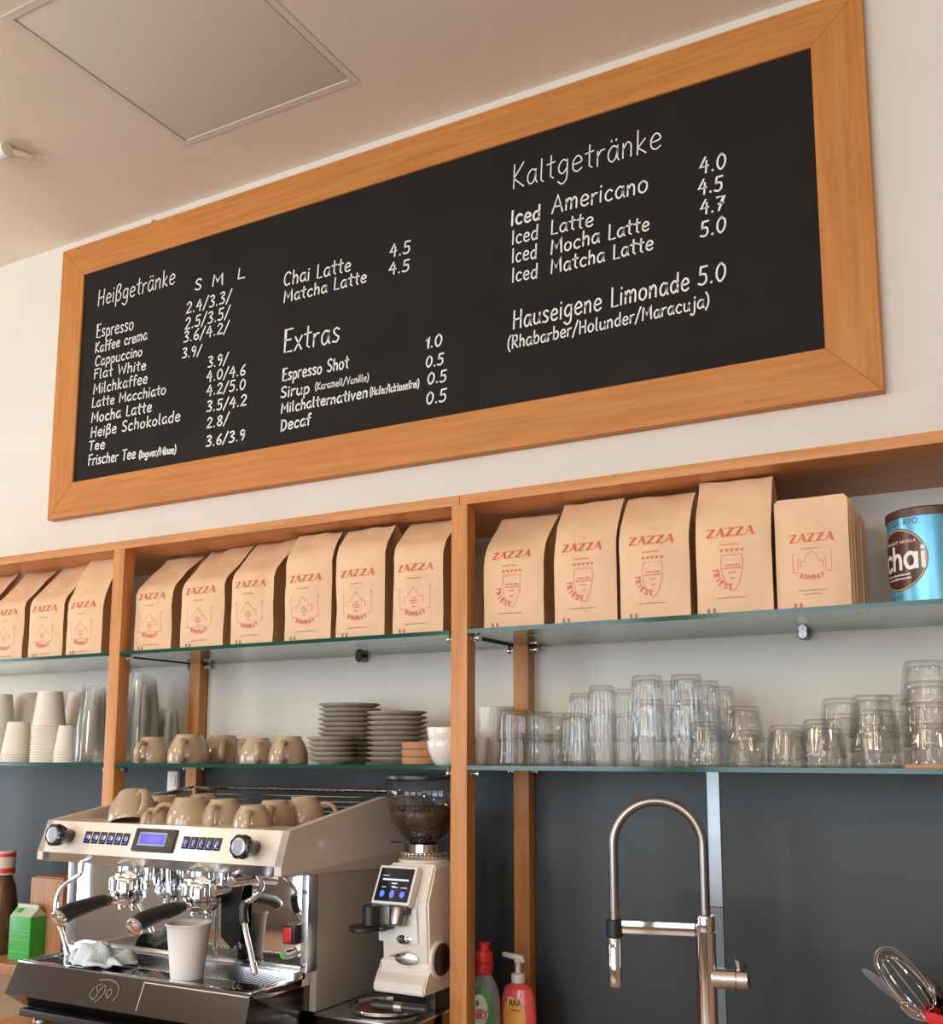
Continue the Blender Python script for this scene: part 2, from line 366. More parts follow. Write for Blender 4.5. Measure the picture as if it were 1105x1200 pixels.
# ------------------------------------------------------------------ handwriting
G = {
'a': '.6;.5,.5 .3,.62 .1,.42 .1,.15 .25,0 .42,.12 .5,.45;-.5,.6 .5,.12 .58,0', 'b': '.58;-.1,1 .1,0;.1,.35 .3,.6 .5,.45 .48,.12 .3,0 .1,.12',
'c': '.56;.5,.52 .32,.62 .12,.45 .1,.18 .28,0 .5,.08', 'd': '.6;.5,.45 .3,.6 .1,.42 .1,.15 .28,0 .5,.2;-.5,1 .5,0',
'e': '.58;.1,.3 .48,.36 .46,.54 .28,.62 .1,.42 .12,.12 .32,0 .52,.1', 'f': '.45;.46,.92 .34,1 .22,.85 .22,.4 .22,-.04;-.04,.56 .42,.6',
'g': '.6;.5,.5 .3,.62 .1,.42 .12,.16 .3,.06 .48,.25;.5,.6 .5,0 .45,-.25 .25,-.36 .06,-.22', 'h': '.58;-.1,1 .1,0;.1,.35 .3,.62 .46,.5 .48,.25 .48,0',
'i': '.22;-.1,.6 .1,0;-.1,.82 .12,.88', 'j': '.35;.25,.6 .25,-.15 .12,-.35 -.05,-.25;-.25,.82 .27,.88', 'k': '.55;-.1,1 .1,0;-.45,.6 .12,.28 .5,0',
'l': '.28;-.1,1 .1,.08 .22,0', 'm': '.82;-.08,.6 .08,0;.08,.35 .24,.62 .38,.48 .38,0;.38,.35 .54,.62 .7,.48 .7,0', 'n': '.58;-.08,.6 .08,0;.08,.35 .28,.62 .44,.5 .46,.25 .46,0',
'o': '.6;.3,.62 .1,.48 .08,.16 .28,0 .48,.14 .5,.46 .3,.62', 'p': '.58;-.1,.6 .1,-.36;.1,.38 .3,.62 .5,.45 .48,.12 .3,0 .1,.12', 'r': '.42;-.08,.6 .08,0;.08,.35 .22,.58 .4,.6',
's': '.48;.42,.54 .25,.62 .1,.5 .22,.34 .4,.2 .3,.02 .06,.06', 't': '.45;-.22,.95 .22,.1 .36,0;-.02,.62 .42,.66', 'u': '.6;.1,.6 .1,.15 .26,0 .44,.12 .5,.4;-.5,.6 .5,.1 .56,0',
'v': '.5;-.05,.6 .24,0 .46,.6', 'w': '.75;-.05,.6 .2,0 .36,.45 .52,0 .7,.6', 'x': '.5;-.05,.6 .46,0;-.46,.6 .05,0', 'z': '.5;-.06,.6 .45,.6 .06,0 .48,0',
'\u00e4': '.6;.5,.5 .3,.62 .1,.42 .1,.15 .25,0 .42,.12 .5,.45;-.5,.6 .5,.12 .58,0;-.2,.8 .22,.86;-.42,.8 .44,.86',
'\u00df': '.6;.1,-.3 .1,.75 .25,1 .45,.92 .42,.68 .26,.56 .5,.42 .5,.12 .3,0 .16,.06',
'A': '.75;-.04,0 .38,1 .7,0;-.18,.36 .6,.36', 'B': '.62;-.1,0 .1,1;.1,1 .45,.92 .45,.62 .12,.54 .52,.42 .52,.08 .1,0', 'C': '.7;.62,.85 .4,1 .14,.8 .08,.35 .26,.02 .6,.1',
'D': '.7;-.1,0 .1,1;.02,1 .45,.9 .62,.5 .45,.1 .04,0', 'E': '.58;-.52,1 .1,1 .1,0 .54,0;-.1,.52 .45,.54', 'F': '.55;-.1,0 .1,1;-.02,.96 .54,1;-.02,.52 .42,.56',
'H': '.72;-.1,1 .1,0;-.6,1 .6,0;-.1,.48 .6,.54', 'I': '.24;-.1,1 .1,0', 'J': '.5;.42,1 .42,.2 .25,0 .05,.12', 'K': '.64;-.1,1 .1,0;-.56,1 .1,.42 .6,0', 'L': '.52;-.1,1 .1,0 .5,.02',
'M': '.9;-.08,0 .12,1 .42,.35 .72,1 .8,0', 'N': '.7;-.1,0 .1,1 .58,0 .58,1', 'O': '.75;.38,1 .1,.7 .1,.28 .38,0 .64,.28 .64,.72 .38,1', 'R': '.64;-.1,0 .1,1;.02,1 .45,.96 .5,.7 .38,.52 .12,.48;-.2,.48 .58,0',
'S': '.6;.52,.88 .32,1 .1,.82 .16,.6 .42,.42 .52,.2 .32,0 .06,.1', 'T': '.62;-.02,.98 .62,1;-.32,1 .3,0', 'V': '.66;-.04,1 .32,0 .6,1', 'W': '.95;-.04,1 .24,0 .46,.7 .66,0 .9,1',
'Y': '.6;-.04,1 .3,.5 .56,1;-.3,.5 .3,0', 'Z': '.64;-.06,1 .58,1 .06,0 .6,0', '&': '.7;.6,.1 .2,.7 .3,1 .45,.8 .1,.3 .3,0 .62,.4',
'0': '.62;.3,1 .1,.7 .1,.25 .3,0 .52,.3 .52,.75 .3,1', '1': '.36;-.04,.7 .26,1 .26,0', '2': '.6;.08,.8 .28,1 .5,.8 .36,.45 .06,.02;-.06,.02 .54,.04', '3': '.58;.08,.92 .34,1 .46,.78 .22,.54 .48,.34 .38,.04 .06,.04',
'4': '.64;-.36,1 .06,.38 .56,.42;-.44,.75 .42,-.04', '5': '.6;-.52,1 .16,.98 .12,.56;.12,.56 .42,.56 .48,.2 .28,0 .04,.08', '6': '.58;.46,.98 .16,.6 .1,.2 .3,0 .5,.18 .38,.44 .12,.32', '7': '.58;-.06,1 .54,1 .22,0;-.18,.5 .52,.54',
'8': '.58;.3,.54 .1,.76 .3,1 .48,.78 .28,.52 .08,.25 .3,0 .5,.25 .3,.54', '9': '.58;.48,.8 .28,1 .1,.76 .24,.5 .48,.7;.48,.9 .46,.4 .3,0', '.': '.24;-.1,0 .12,.07', '/': '.5;-.02,-.12 .46,1.1',
'(': '.32;.28,1.1 .1,.75 .08,.2 .26,-.2', ')': '.32;.04,1.1 .22,.75 .24,.2 .04,-.2', ' ': '.42;', '-': '.4;-.06,.35 .34,.36', ',': '.2;-.1,.05 .05,-.15'}
GC = {}
def glyph(ch):
    if ch not in GC:
        parts = G.get(ch, G['o']).split(';'); wd = float(parts[0]); st = []
        for p in parts[1:]:
            if not p: continue
            straight = p[0] == '-'
            if straight: p = p[1:]
            q = [tuple(float(a) for a in t.split(',')) for t in p.split()]
            if not straight: q = [tuple(v) for v in catmull([(a, b) for a, b in q], 4)]
            st.append(q)
        GC[ch] = (wd, st)
    return GC[ch]
def layout(text, jit=.02, slant=.06, gap=.08, rg=rnd):
    x = 0; out = []
    for ch in text:
        wd, st = glyph(ch); dy = rg.uniform(-jit, jit); sc = 1+rg.uniform(-jit, jit)*1.5
        for q in st: out.append([((a+b*slant)*sc+x, b*sc+dy) for a, b in q])
        x += wd*sc+gap
    return out, x-gap

# ------------------------------------------------------------------ room
def struct(mb, name, mats, parent=None, **k):
    o = mb.build(name, mats, parent, **k)
    if parent is None: o['kind'] = 'structure'
    return o
CEIL = 2.967
X0, X1, Y0 = -5.2, 2.8, -6.0
struct(MB().box(X0, X1, 0, .12, 0, CEIL), 'wall_back', 'wall_paint')
wb = bpy.data.objects['wall_back']
wl = MB()
for a in ((Y0, -2.65, 0, CEIL), (-.85, .12, 0, CEIL), (-2.65, -.85, 0, .6), (-2.65, -.85, 2.1, CEIL)): wl.box(X0-.12, X0, a[0], a[1], a[2], a[3])
struct(wl, 'wall_left', 'room_paint')
struct(MB().box(X1, X1+.12, Y0, .12, 0, CEIL), 'wall_right', 'room_paint')
struct(MB().box(X0-.12, X1+.12, Y0-.12, .12, -.1, 0), 'floor', 'floor_wood')
# ceiling with the hole of the hatch
HX0, HX1, HY0, HY1 = -1.815, -1.281, -.744, -.213
cm = MB()
for a in ((X0-.12, HX0, Y0-.12, .12), (HX1, X1+.12, Y0-.12, .12), (HX0, HX1, HY1, .12), (HX0, HX1, Y0-.12, HY0)):
    cm.box(a[0], a[1], a[2], a[3], CEIL, CEIL+.12)
cl = struct(cm, 'ceiling', 'ceiling_paint')
fw = .017
fr = MB()
fr.box(HX0, HX1, HY1-fw, HY1, CEIL-.0015, CEIL+.03); fr.box(HX0, HX1, HY0, HY0+fw, CEIL-.0015, CEIL+.03)
fr.box(HX0, HX0+fw, HY0+fw, HY1-fw, CEIL-.0015, CEIL+.03); fr.box(HX1-fw, HX1, HY0+fw, HY1-fw, CEIL-.0015, CEIL+.03)
fr.build('hatch_frame', 'hatch_paint', cl)
MB().box(HX0+fw+.0015, HX1-fw-.0045, HY0+fw+.002, HY1-fw-.0025, CEIL+.0005, CEIL+.02, .001).build('hatch_panel', 'hatch_paint', cl)
MB().box(HX0, HX1, HY0, HY1, CEIL+.035, CEIL+.06).build('hatch_void', 'gap_dark', cl)
# window wall behind the camera
wf = MB(); wx = [(-4.3, -2.5), (-2.2, -.4), (-.1, 1.7)]; wz0, wz1 = .55, 2.65
xs = [X0]+[v for p in wx for v in p]+[X1]
for i in range(0, len(xs), 2): wf.box(xs[i], xs[i+1], Y0-.12, Y0, wz0, wz1)
wf.box(X0, X1, Y0-.12, Y0, 0, wz0); wf.box(X0, X1, Y0-.12, Y0, wz1, CEIL)
struct(wf, 'wall_front', 'room_paint')
for i, (a, b) in enumerate(wx):
    f = MB(); t = .06
    for q in ((a, b, wz0, wz0+t), (a, b, wz1-t, wz1), (a, a+t, wz0+t, wz1-t), (b-t, b, wz0+t, wz1-t)):
        f.box(q[0], q[1], Y0-.09, Y0-.03, q[2], q[3])
    wn = struct(f, 'window_%d' % (i+1), 'white_plastic')
    MB().box(a+t, b-t, Y0-.065, Y0-.06, wz0+t, wz1-t).build('pane', 'window_glass', wn)
f = MB()
for q in ((-2.65, -.85, .6, .66), (-2.65, -.85, 2.04, 2.1), (-2.65, -2.59, .66, 2.04), (-.91, -.85, .66, 2.04), (-1.78, -1.72, .66, 2.04)): f.box(X0-.09, X0-.03, q[0], q[1], q[2], q[3])
wn = struct(f, 'window_4', 'white_plastic')
for a, b in ((-2.59, -1.78), (-1.72, -.91)): MB().box(X0-.065, X0-.06, a, b, .66, 2.04).build('pane', 'window_glass', wn)
# slate splash panels with the aluminium joint strip
ZS = 1.424
sx = atY(838, 960, 0).x
MB().box(X0, sx-.011, -.006, 0, .86, ZS, .001).build('splash_panel', 'splash_slate', wb)
MB().box(sx+.011, X1, -.006, 0, .86, ZS, .001).build('splash_panel', 'splash_slate', wb)
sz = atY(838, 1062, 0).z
jb = MB(); jb.box(sx-.012, sx+.012, -.009, 0, sz+.0006, ZS, .0008); jb.build('joint_strip', 'aluminium', wb)
MB().box(sx-.012, sx+.012, -.0085, 0, .86, sz-.0006, .0008).build('joint_strip', 'strip_dim_reflection', wb)
# ------------------------------------------------------------------ worktop
WZ = .90
wt = MB().box(-4.6, 2.2, -.72, -.007, WZ-.04, WZ, .004).build('worktop', 'worktop'); tag(wt, 'long beige worktop running along the wall under the shelves', 'worktop')
cb = thing('base_cabinet', (-1.2, -.36, 0), 'wooden base cabinet run under the beige worktop', 'cabinet')
MB().box(-4.55, 2.15, -.66, -.02, .08, WZ-.04, 0).build('body', 'cabinet_front', cb, world=True)
for i in range(11):
    x = -4.53+i*.605
    dr = MB().box(x, x+.595, -.68, -.661, .12, WZ-.06, .002).build('door', 'cabinet_front', cb, world=True)
    h = MB().tube([(x+.53-cb.location.x, -.68+.36, .6), (x+.53-cb.location.x, -.70+.36, .61), (x+.53-cb.location.x, -.70+.36, .72), (x+.53-cb.location.x, -.68+.36, .73)], .005).build('handle', 'chrome', dr)

# ------------------------------------------------------------------ shelf unit
SY = -.2956; PX = [(-1.904, -1.869), (-.9868, -.952), (.012, .047), (-2.822, -2.787)]; PD = .0326
TZ0, TZ1 = 1.924, 1.9434
GU, GL = 1.678, 1.424
su = thing('shelf_unit', (-1.2, -.15, WZ), 'orange brown wooden post shelf unit above the worktop holding glass shelves', 'shelf')
for a, b in PX:
    MB().box(a, b, SY, SY+PD, WZ, TZ0, .0012).build('front_post', 'beech_z', su, world=True)
    MB().box(a, b, -PD-.001, -.001 if False else -.0065, WZ, TZ0, .0012).build('rear_post', 'beech_z', su, world=True)
seam = [-2.805, -1.886, -.969, .03, .9]
xs = [-3.7, -2.805, -.969, .9]
for a, b in zip(xs, xs[1:]):
    MB().box(a+.0006, b-.0006, SY, -.0005, TZ0, TZ1, .0010).build('top_board', 'beech_x', su, world=True)
# wood side panel closing the upper part of each bay at its rear corner: none in the photo, posts only
pinm = MB().lathe([(0, 0), (.006, 0), (.006, .004), (.0035, .005), (.0035, .012), (.007, .0125), (.007, .017), (0, .018)], n=14, axis='Y').build('shelf_pin', 'steel_brushed', su)
pin_me = pinm.data; bpy.data.objects.remove(pinm)
def pin(x, y, z, rot):
    o = bpy.data.objects.new('shelf_pin', pin_me); col.objects.link(o); o.parent = su
    o.location = Vector((x, y, z)) - su.location; o.rotation_euler = rot
bays = [(-2.787, -1.904), (-1.869, -.9868), (-.952, .012)]
for bi, (a, b) in enumerate(bays):
    for gz in (GU, GL):
        for y in (SY+.02, -.02):
            pin(a, y, gz-.011, (0, 0, -PI/2)); pin(b, y, gz-.011, (0, 0, PI/2))
        if gz == GU:
            xm = {0: -2.16, 1: -1.389, 2: -.39}[bi]
            cl2 = MB(); cl2.cyl(.010, 0, -.028, (xm, 0, gz-.009), axis='Y', n=16, bev=.002); cl2.cyl(.010, 0, -.028, (xm, 0, gz+.014), axis='Y', n=16, bev=.002)
            cl2.build('glass_clamp', 'dark_steel', su, world=True)
names = [('left', 'paper cup'), ('middle', 'coffee cup'), ('right', 'drinking glass')]
for bi, (a, b) in enumerate(bays):
    for gz, lv in ((GU, 'upper'), (GL, 'lower')):
        g = MB(); x0, x1, y0, y1 = a+.0015, b-.0015, SY-.002, -.008
        g.box(x0, x1, y0, y1, gz-.004, gz+.004)
        for f in g.bm.faces:
            n = f.normal
            c = f.calc_center_median()
            if abs(c.z-gz) < .003: f.material_index = 1
        o = g.build('glass_shelf', ['shelf_glass', 'glass_edge'], smooth=False)
        if lv == 'upper': lab = 'upper green-edged glass shelf under the coffee bags in the %s bay' % names[bi][0]
        else: lab = 'lower green-edged glass shelf in the %s bay holding the %s row' % names[bi]
        tag(o, lab, 'glass shelf', 'green-edged glass shelves')
        rs = MB()
        # dark end gasket strip where the pane sits on its pins
ZU, ZL = GU+.0042, GL+.0042

# ------------------------------------------------------------------ menu board
def B(px, py, Y=-.026): return atY(px, py, Y)
bx0, bx1, bz0, bz1 = -2.483, -.226, 2.112, 2.930
ix0, ix1, iz0, iz1 = -2.387, -.326, 2.212, 2.836
FY = -.026
mb_ = thing('menu_board', ((bx0+bx1)/2, -.01, bz0), 'large blackboard menu in a wide oak frame with white handwritten drinks and prices', 'menu board')
def rail(poly, m):
    r = MB(); r.prism(poly, FY, -.0005, 'Y')
    bmesh.ops.bevel(r.bm, geom=[e for e in r.bm.edges if all(abs(v.co.y-FY) < 1e-5 for v in e.verts)], offset=.0015, segments=1, affect='EDGES')
    r.build('frame_rail', m, mb_, world=True)
rail([(bx0, bz0), (bx1, bz0), (ix1, iz0), (ix0, iz0)], 'oak_frame_x')
rail([(bx0, bz1), (ix0, iz1), (ix1, iz1), (bx1, bz1)], 'oak_frame_x')
rail([(bx0, bz0), (ix0, iz0), (ix0, iz1), (bx0, bz1)], 'oak_frame_z')
rail([(bx1, bz0), (bx1, bz1), (ix1, iz1), (ix1, iz0)], 'oak_frame_z')
PY = -.020
MB().box(ix0-.004, ix1+.004, PY, -.004, iz0-.004, iz1+.004).build('blackboard_panel', 'board_black', mb_, world=True)
hk = atY(178, 258, FY)
MB().tube([(hk.x-.012, -.012, bz1-.002), (hk.x-.004, -.02, bz1+.008), (hk.x+.006, -.016, bz1+.009), (hk.x+.013, -.01, bz1+.001)], .0022, n=8).build('hanging_clip', 'steel_brushed', mb_, world=True)
TEXT = [  # text, start px, end px, cap height px, stroke width mm, slant
('Hei\u00dfgetr\u00e4nke', 114, 359, 205, 332.7, 22, 3.6), ('S', 227.8, 340, 236, 338.5, 15, 4.2), ('M', 248, 335.6, 262, 333, 15, 4.2), ('L', 277.4, 327, 287, 325, 14, 3.8),
('2.4/3.3/', 217.6, 367.8, 271, 353, 15, 4), ('2.5/3.5/', 216, 386.7, 269, 372, 15, 4), ('3.6/4.2/', 214.6, 401.5, 268, 389, 14, 4), ('3.9/', 213, 419.4, 236, 415.5, 13, 4),
('3.9/', 243, 430.5, 267, 426.6, 14, 4), ('4.0/4.6', 241.5, 447.4, 287.6, 438.7, 14, 4), ('4.2/5.0', 241.5, 464, 287.6, 455.7, 14, 4), ('3.5/4.2', 241.5, 482.4, 289, 474.3, 14, 4.2),
('2.8/', 241.5, 502, 268, 496.6, 14, 4), ('3.6/3.9', 241, 523.3, 287, 515, 14, 4.4),
('Espresso', 112.5, 396, 156.3, 386.5, 17, 3.6), ('Kaffee crema', 111, 413.9, 172.3, 397.5, 13.5, 3.8), ('Cappuccino', 111, 429.5, 166.5, 416.5, 13, 3.8), ('Flat White', 109.6, 444.5, 171, 432.8, 13, 3.8),
('Milchkaffee', 109, 462, 172.6, 448.6, 14, 3.8), ('Latte Macchiato', 107.3, 477.8, 194.2, 461.7, 13, 3.8), ('Mocha Latte', 106.7, 495.3, 177.6, 482.4, 14, 4.2), ('Hei\u00dfe Schokolade', 105.8, 512.8, 211, 493, 14, 4),
('Tee', 103.8, 528, 122.7, 525.4, 13, 4.2), ('Frischer Tee', 103, 545.5, 158.6, 537, 14, 4.2), ('(Ingwer/Minze)', 162.7, 537, 206, 530.6, 10, 3.8),
('Chai Latte', 332, 335, 411, 317, 17, 4), ('Matcha Latte', 332, 354.5, 429.5, 330.5, 15, 4), ('4.5', 456, 301.4, 481, 296, 15, 4), ('4.5', 455, 322, 480, 317, 14, 4),
('Extras', 331.5, 413.8, 398, 399.4, 28, 4.4), ('Espresso Shot', 330.6, 446.5, 408.5, 431, 15, 4), ('Sirup', 328.5, 466.3, 362.4, 460.3, 14, 4.2), ('(Karamell/Vanille)', 369, 457.3, 432, 446, 9, 2.4),
('Milchalternativen', 329, 484.3, 431, 465.4, 13, 4), ('(Hafer/laktosefrei)', 433.4, 463.9, 491, 453.4, 10, 2.8), ('Decaf', 328.5, 505.3, 363.6, 496.9, 14, 4.4),
('1.0', 498, 408.4, 518, 404.8, 15, 4), ('0.5', 498.5, 431, 520, 426.4, 14, 4), ('0.5', 500.3, 451, 523.4, 446, 14, 4), ('0.5', 498.8, 474.4, 523.4, 469.3, 15, 4),
('Kaltgetr\u00e4nke', 599.5, 222.3, 775.5, 173, 28, 3), ('Iced', 598.5, 264.2, 633, 256.8, 18, 5), ('Americano', 646, 250.4, 759.7, 224.3, 21, 3.8),
('Iced', 599.5, 286.4, 630.5, 280, 17, 3.6), ('Latte', 644.8, 275, 695.6, 264.2, 17, 3.6), ('Iced', 599.5, 308, 629, 302, 17, 3.6), ('Mocha Latte', 644.8, 298.3, 761, 269, 17, 3.8),
('Iced', 599.5, 330.8, 630, 325.4, 17, 3.6), ('Matcha Latte', 644.8, 321, 765.7, 292.3, 17, 3.8),
('4.0', 819, 203.6, 851, 196, 18, 4), ('4.5', 817.4, 229, 847.5, 222, 17, 4), ('4.7', 820, 252, 848.5, 245, 16, 4), ('5.0', 820, 278.5, 851, 271, 18, 4),
('Hauseigene Limonade', 600.4, 386, 808, 339.2, 22, 4), ('5.0', 817.4, 334.3, 851, 328, 21, 4), ('(Rhabarber/Holunder/Maracuja)', 594.5, 409.7, 831, 359, 15, 3.4)]
for tx, xa, ya, xb, yb, hp, sw in TEXT:
    A = atY(xa, ya, PY-.0005); Bp = atY(xb, yb, PY-.0005); H = (atY(xa, ya-hp, PY-.0005).z-A.z)*(.84 if xa < 280 else .90 if xa < 560 else .97)
    st, wd = layout(tx, .025); dx = (Bp.x-A.x)/wd; dz = (Bp.z-A.z)/wd
    t = MB()
    def fn(u, v, A=A): return Vector((A.x+u, PY-.0006, A.z+v))
    for q in st:
        t.ribbon([(u*dx, v*H+u*dz) for u, v in q], sw/1000., fn)
    t.build('chalk_writing', 'chalk', mb_, world=True, smooth=False, recalc=False)
# ------------------------------------------------------------------ ceiling fixture
fx = thing('ceiling_spotlight', (-2.22, -.43, CEIL), 'small white ceiling lamp arm at the upper left edge', 'ceiling lamp')
MB().tube([(-2.215, -.435, CEIL-.014), (-2.195, -.40, CEIL-.014), (-2.188, -.375, CEIL-.012)], [.012, .012, .011], n=14).build('arm', 'ceiling_paint', fx, world=True)
MB().cyl(.02, 0, -.03, (-2.25, -.45, CEIL), bev=.004).build('base', 'white_plastic', fx, world=True)
MB().lathe([(0, -.03), (.016, -.03), (.02, .0), (.018, .03), (0, .032)], (-2.225, -.437, CEIL-.018), n=18, axis='X').build('lamp_head', 'white_plastic', fx, world=True)
so = atY(212, 920, 0)
sk = thing('wall_switch', (so.x, -.006, so.z), 'small white switch plate on the slate behind the left rear post', 'switch')
MB().box(-.030, .004, -.012, 0, -.035, .035, .002).build('plate', 'white_plastic', sk)
MB().box(-.024, .0, -.015, -.0115, -.002, .026, .001).build('rocker', 'white_plastic', sk)

# ------------------------------------------------------------------ coffee bags
def zazza(mb, fn, cx, z, h, w, mi=0):
    """display lettering: thin bars with heavy slanted strokes"""
    adv = w/5.0; lw = adv*.80
    for i, ch in enumerate('ZAZZA'):
        x = cx-w/2+i*adv+adv*.1
        if ch == 'Z':
            for pl, t in (([(0, 1), (1, 1)], .10), ([(.86, .96), (.14, .04)], .26), ([(0, 0), (1, 0)], .10)):
                mb.ribbon([(x+u*lw, z+v*h) for u, v in pl], t*h, fn, mi)
        else:
            for pl, t in (([(.0, 0), (.55, 1)], .09), ([(.62, 1), (.92, 0)], .30), ([(.2, .36), (.8, .36)], .08)):
                mb.ribbon([(x+u*lw, z+v*h) for u, v in pl], t*h, fn, mi)
def arc_text(mb, fn, text, cx, cz, r, a0, a1, h, lw, mi=0, inward=False):
    n = len(text); rg = random.Random(3)
    for i, ch in enumerate(text):
        a = math.radians(a0+(a1-a0)*(i+.5)/n); wd, st = glyph(ch)
        px_, pz_ = cx+r*math.cos(a), cz+r*math.sin(a)
        ux, uz = (-math.sin(a), math.cos(a)) if a1 > a0 else (math.sin(a), -math.cos(a))
        vx, vz = (-uz, ux)
        for q in st:
            mb.ribbon([(px_+ux*(p[0]-wd/2)*h+vx*(p[1]-.5)*h, pz_+uz*(p[0]-wd/2)*h+vz*(p[1]-.5)*h) for p in q], lw, fn, mi)
def dashes(mb, fn, cx, z, w, h, lw, seed=1, mi=1):
    rg = random.Random(seed); x = cx-w/2
    while x < cx+w/2:
        mb.ribbon([(x, z), (x+h*.5, z+rg.uniform(.3, 1)*h)], lw, fn, mi); mb.ribbon([(x, z), (x+h*.7, z)], lw, fn, mi); x += h*1.15
def make_bag(w, d, h1, L, top_y, emblem, seed, topw=1.0):
    """front face at y=0 (towards -y), back at y=d; straight to h1 then leaning back so that the sealed top sits at top_y"""
    rg = random.Random(seed); ph = rg.uniform(0, 9)
    NS = 22; l2 = L-h1
    S = [h1*i/9 for i in range(10)] + [h1+l2*(i+1)/(NS-10) for i in range(NS-10)]
    tmax = math.asin(min(.93, top_y/(l2*.97)))
    prof = []; y = 0; z = 0; ps = 0
    for s in S:
        kw = .034 if emblem == 'b' else .075
        k = max(0, min(1, (s-h1+kw*.45)/kw))
        th = tmax*k*k*(3-2*k)
        ds = s-ps; y += math.sin(th)*ds; z += math.cos(th)*ds; ps = s
        prof.append((s, y, z))
    yend = prof[-1][1]
    def ev(s):
        for a, b in zip(prof, prof[1:]):
            if s <= b[0]: t = (s-a[0])/(b[0]-a[0]); return a[1]+(b[1]-a[1])*t, a[2]+(b[2]-a[2])*t
        return prof[-1][1], prof[-1][2]
    def front(u, s):                        # u in metres from the centre line
        yy, zz = ev(s); q = u/(w/2); sn = s/L
        bulge = .010*(1-q*q)*math.sin(PI*min(1, s/(h1*1.15)))
        nz = noise.noise(Vector((u*22+ph, s*16, seed)))*.0055*(.4+sn) + noise.noise(Vector((u*60+ph, s*40, seed)))*.0012
        if s < .02: nz *= s/.02
        return Vector((u*(1+(topw-1)*sn), yy-bulge+nz, zz+.006*noise.noise(Vector((u*20+ph, 3.3, seed)))*max(0, (sn-.6)/.4)))
    bm_ = MB(); rings = []; NU = 12
    for s, y, z in prof:
        t = max(0, (s-h1)/l2); dep = d*(1-.06*s/h1) if s < h1 else None
        yb = d*(1-.0*t) if s < h1 else (d+( yend+.004-d)*t)
        yb = max(yb, y+.004)
        row = [front(-w/2+w*i/NU, s) for i in range(NU+1)]
        ww = w*(1+(topw-1)*s/L); inn = min(.016, (yb-y)*.3)*(.15+.85*min(1, s/h1))
        zb = z
        row += [Vector((ww/2-inn, (y+yb)/2, zb))]
        row += [Vector((ww/2-ww*i/4, yb, zb)) for i in range(5)]
        row += [Vector((-ww/2+inn, (y+yb)/2, zb))]
        rings.append([bm_.bm.verts.new(p) for p in row])
    N = len(rings[0])
    for A, Bq in zip(rings, rings[1:]):
        for i in range(N):
            j = (i+1) % N; f = bm_.bm.faces.new((A[i], A[j], Bq[j], Bq[i]))
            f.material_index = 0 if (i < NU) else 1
    bm_.bm.faces.new(rings[0]); bm_.bm.faces.new(rings[-1])
    root = thing('coffee_bag', (0, 0, 0), 'x', 'coffee bag')
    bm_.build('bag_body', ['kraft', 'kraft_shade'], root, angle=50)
    def fn(u, s): p = front(u, s); return p+Vector((0, -.0013, 0))
    p = MB(); cx = -.004; pw = w/.125
    zt = min(.126, h1-.030) if emblem == 'b' else .133
    zazza(p, fn, cx, zt, .0135*pw, (.082 if emblem == 't' else .090)*pw)
    p.build('logo_lettering', 'print_red', root, smooth=False, recalc=False)
    e = MB(); dashes(e, fn, cx, zt-.016, .030*pw, .0022, .0007, 2, 0)
    zc = zt-.060
    if emblem == 't':
        cxx = cx+.004
        sh = [(-.017, .026), (-.0185, .006), (-.014, -.016), (-.004, -.031), (0, -.034), (.006, -.03), (.014, -.012), (.018, .008), (.017, .026)]
        e.ribbon([tuple(v) for v in catmull([(cxx+a, zc+b) for a, b in sh], 4)], .0007, fn, 0)
        e.ribbon([(cxx-.017, zc+.026), (cxx+.017, zc+.026)], .0007, fn, 0)
        for k in range(5):
            x = cxx-.017+k*.0085; e.ribbon([(x-.002, zc+.036), (x, zc+.0325), (x+.002, zc+.036)], .0016, fn, 0)
        for k, (ww, zz) in enumerate(((.024, .008), (.028, .003), (.013, -.004), (.007, -.014))): dashes(e, fn, cxx, zc+zz, ww, .002, .0008, 5+k, 0)
        arc_text(e, fn, 'TRIEST', cxx, zc+.0, .0285, 170, 268, .0092, .0017, 0)
    else:
        o = [(-.034, .022), (-.034, -.016), (.036, -.016), (.036, .024)]
        e.ribbon([(cx+a, zc+b) for a, b in o], .0007, fn, 0)
        e.ribbon([(cx-.036, zc+.022), (cx-.034, zc+.028), (cx-.032, zc+.022)], .0007, fn, 0); e.ribbon([(cx+.034, zc+.024), (cx+.036, zc+.03), (cx+.038, zc+.024)], .0007, fn, 0)
        dm = [(-.022, -.004), (-.022, .008), (-.013, .008), (-.012, .014), (-.006, .02), (0, .027), (.006, .02), (.012, .014), (.013, .008), (.022, .008), (.022, -.004)]
        e.ribbon([(cx+a, zc+b) for a, b in dm], .0007, fn, 0)
        for k, (ww, zz) in enumerate(((.010, .005), (.018, .0), (.014, -.005), (.008, -.012))): dashes(e, fn, cx, zc+zz, ww, .002, .0008, 9+k, 0)
        arc_text(e, fn, 'BOMBAY', cx+.001, zc+.026, .052, 242, 298, .0082, .0015, 0)
    dashes(e, fn, cx, zt-.106, .05, .002, .0006, 12, 1)
    for k in (0, 1): e.ribbon([(-w*.35+k*.010, .0045), (-w*.35+k*.010, .010)], .0035, fn, 1)
    e.build('emblem_print', ['print_red', 'print_brown'], root, smooth=False, recalc=False)
    return root
def place_bag(x0, x1, y, d, h1, L, ty, em, seed, label, group, rz=0):
    b = make_bag(x1-x0, d, h1, L, ty, em, seed); b.location = ((x0+x1)/2, y, ZU); b.rotation_euler = (0, 0, rz)
    b['label'] = label; b['group'] = group; return b
YB = -.272
ord_ = ['leftmost', 'second', 'third', 'fourth', 'fifth', 'sixth']
gA = 'kraft coffee bags in the left bay of the upper shelf'
